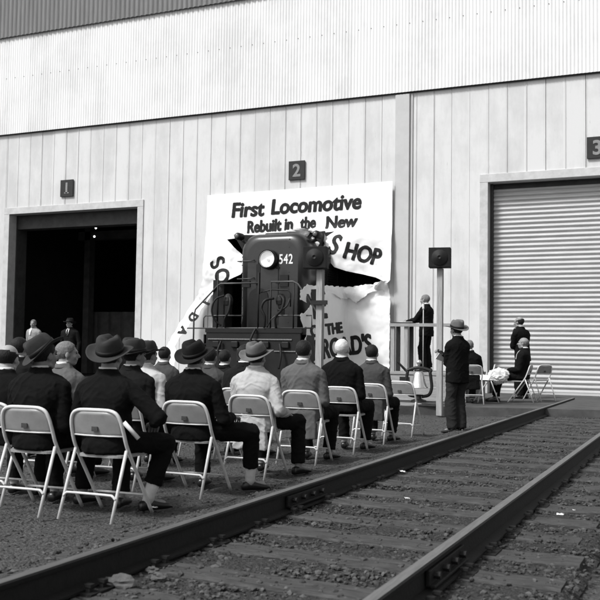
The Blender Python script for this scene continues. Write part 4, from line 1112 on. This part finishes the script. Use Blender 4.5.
seatp(-4.88, 7.12, 'man in white jacket and dark banded hat, seen between two dark hats', 0, 'folding chair of the man in the white jacket', group=G, hat=('felt_mid', 0), jacket='coat_cream', head_yaw=-.35, hatp=.05, sc=.93, slump=.03)
seatp(-6.2, 6.8, 'dark haired man behind the bald man at the left edge', 0, 'folding chair behind the bald man at far left', group=G, sc=.96)
seatp(-4.36, 8.2, 'dark suited man whose cheek shows left of the light grey hat', 0, 'folding chair half hidden left of the raincoat man', group=G, head_yaw=-.4, sc=.93, jacket='suit_dark')
seatp(-4.80, 8.24, 'dark haired man in dark coat low behind the wide dark hat', 0, 'folding chair hidden behind the wide dark hat', group=G, sc=.90, jacket='suit_mid')
seatp(-3.58, 8.18, 'dark haired man in mid grey suit jacket before the wooden post', RD(-3), 'folding chair under the man in the mid grey jacket', group=G, jacket='suit_soft', tail=.26, lean=.0, sc=.97, vox=.011, wide=1.05)
seatp(-3.58, 9.26, 'white haired man in black suit right of the wooden post', RD(-3), 'folding chair under the white haired man', group=G, jacket='suit_black', hairm='hair_white', skin='skin_pale', sc=.99, wide=1.05, lean=.0)
seatp(-3.60, 10.36, 'dark haired man in grey jacket, last of the seated line of backs', RD(-3), 'folding chair under the last seated man by the empty chair', group=G, jacket='suit_mid', sc=.95, lean=.0, tail=.30, side=.0)
chair(-3.62, 11.45, RD(-3), 'empty folding chair at the far end of the line before the bell')
seatp(-6.05, 9.3, 'dark haired man low in the distance left of the wide dark hat', 0, 'distant folding chair left of the wide dark hat', group=G, jacket='suit_mid', sc=.90, vox=.015)
seatp(-5.2, 9.3, 'man in dark suit farther forward, hidden behind the wide dark hat', 0, 'distant folding chair hidden behind the wide dark hat', group=G, sc=.88, vox=.015)

# hand-held papers
bm = bmesh.new(); tube(bm, [(0, 0, 0), (.0, .0, .15)], .015, 14); o = obj('rolled_paper', bm, M['paper'], smooth=True)
o.location = (-3.44, 5.13, .54); o.rotation_euler = (RD(20), RD(-38), 0); tag(o, 'white rolled program held beside the knee of the front man', 'rolled paper')

# ---- the standing man in the hat beside the track
person(-3.04, 12.40, 0, RD(58), 'man in dark suit and light grey hat standing by the rail, arms folded', 'stand', sc=.93, hat=('felt_light', 0), hatp=.06, hatr=-.08, jacket='suit_black', trouser='trouser_grey',
       hands={1: (-.12, .19, 1.20), -1: (.12, .17, 1.14)}, elbow={1: (.9, -.1, -.9), -1: (-.9, -.1, -.9)}, curl=1.0, lean=-.01, head_yaw=-.05, feet={1: (.085, 0, .085), -1: (-.075, .02, .085)}, wide=.98)
bm = bmesh.new(); box(bm, -.09, .09, -.004, .004, -.06, .06); o = obj('folded_program', bm, M['paper'], bevel=.001); o.location = (-3.28, 12.50, 1.06); o.rotation_euler = (.6, .3, RD(50)); tag(o, 'white folded program in the hand of the man standing by the rail', 'program')
# ---- the speaker on the platform, in profile facing left
person(-5.00, 17.75, PZ, RD(78), 'grey haired speaker in black suit standing on the platform at the lectern', 'stand', sc=.94, hairm='hair_grey', jacket='suit_black', tie=True, head_pitch=-.05,
       hands={1: (.10, .46, 1.08), -1: (-.08, .44, 1.08)}, elbow={1: (.4, -.6, -.7), -1: (-.4, -.6, -.7)}, lean=.0, feet={1: (.09, -.02, .085), -1: (-.09, .02, .085)})
# ---- the man behind the hatted man
person(-3.78, 16.6, .15, RD(25), 'man in black suit behind the standing hatted man, back of grey head', 'sit', sc=.94, hairm='hair_grey', jacket='suit_black', tail=.3)
chair(-3.78, 16.6, RD(25), 'folding chair of the man behind the standing hatted man', .15, group='folding chairs on the concrete apron')
# ---- man seated on the apron, leaning back, facing left
chair(-2.86, 18.0, RD(90), 'folding chair under the grey haired man facing left', .15, group='folding chairs on the concrete apron')
person(-2.86, 18.0, .15, RD(90), 'grey haired man in dark suit seated sideways before the roller door', 'sit', sc=1.0, hairm='hair_grey', jacket='suit_black', tie=True, lean=-.10, wide=1.1, feet={1: (.10, .82, .085), -1: (-.12, .74, .085)}, head_pitch=.05, bald=True)
chair(-2.70, 18.62, RD(55), 'empty folding chair on the apron before the roller door', .15, group='folding chairs on the concrete apron')
chair(-3.52, 17.75, RD(100), 'folding chair on the apron carrying the white cloth', .15, group='folding chairs on the concrete apron')
# ---- man standing before the shutter with a hand at his chin
person(-3.36, 19.45, .15, RD(70), 'standing man in dark suit before the roller door, hand raised to his chin', 'stand', sc=1.05, wide=1.22, hairm='hair_dark', bald=True, jacket='suit_black', tie=True,
       hands={1: (.03, .17, 1.43), -1: (.06, .22, 1.14)}, elbow={1: (.5, .4, -.9), -1: (-.8, -.2, -.9)}, head_pitch=-.08)
# ---- two men in doorway one
person(-17.42, 20.55, .15, RD(170), 'man in light work shirt standing in the dark opening of door one', 'stand', sc=1.03, wide=1.2, hairm='hair_grey', jacket='shirt_light', vox=.016, head_yaw=.5)
person(-16.10, 20.50, .15, RD(185), 'man in dark suit and hat standing in the dark opening of door one', 'stand', sc=1.03, wide=1.15, hat=('felt_dark', 0), jacket='suit_dark', vox=.016, tie=True)
# ---- white cloth over the chair on the apron
def blob(c, r): 
    return V(c), r
bm = bmesh.new()
for c, r in (((0, .0, .62), (.20, .13, .14)), ((.0, .16, .50), (.20, .26, .07)), ((.02, .34, .50), (.19, .12, .10)), ((-.12, .0, .60), (.12, .12, .16)), ((.12, .2, .52), (.14, .2, .09))): ellipsoid(bm, c, r)
bm = remesh(bm, .015, 2); bmesh.ops.scale(bm, verts=bm.verts, vec=(1.15, 1.45, 1.0)); bmesh.ops.scale(bm, verts=bm.verts, vec=(1, 1, .86)); fold(bm, .026, 4.4, 3); fold(bm, .015, 9.1, -2)
for v in bm.verts: v.co.z = max(v.co.z, .438) if v.co.y > .1 else v.co.z
o = obj('draped_cloth', bm, M['tarp'], smooth=True); o.location = (-3.52, 17.75, .15); o.rotation_euler = (0, 0, RD(100)); tag(o, 'crumpled white cloth heaped over a folding chair on the apron', 'cloth')
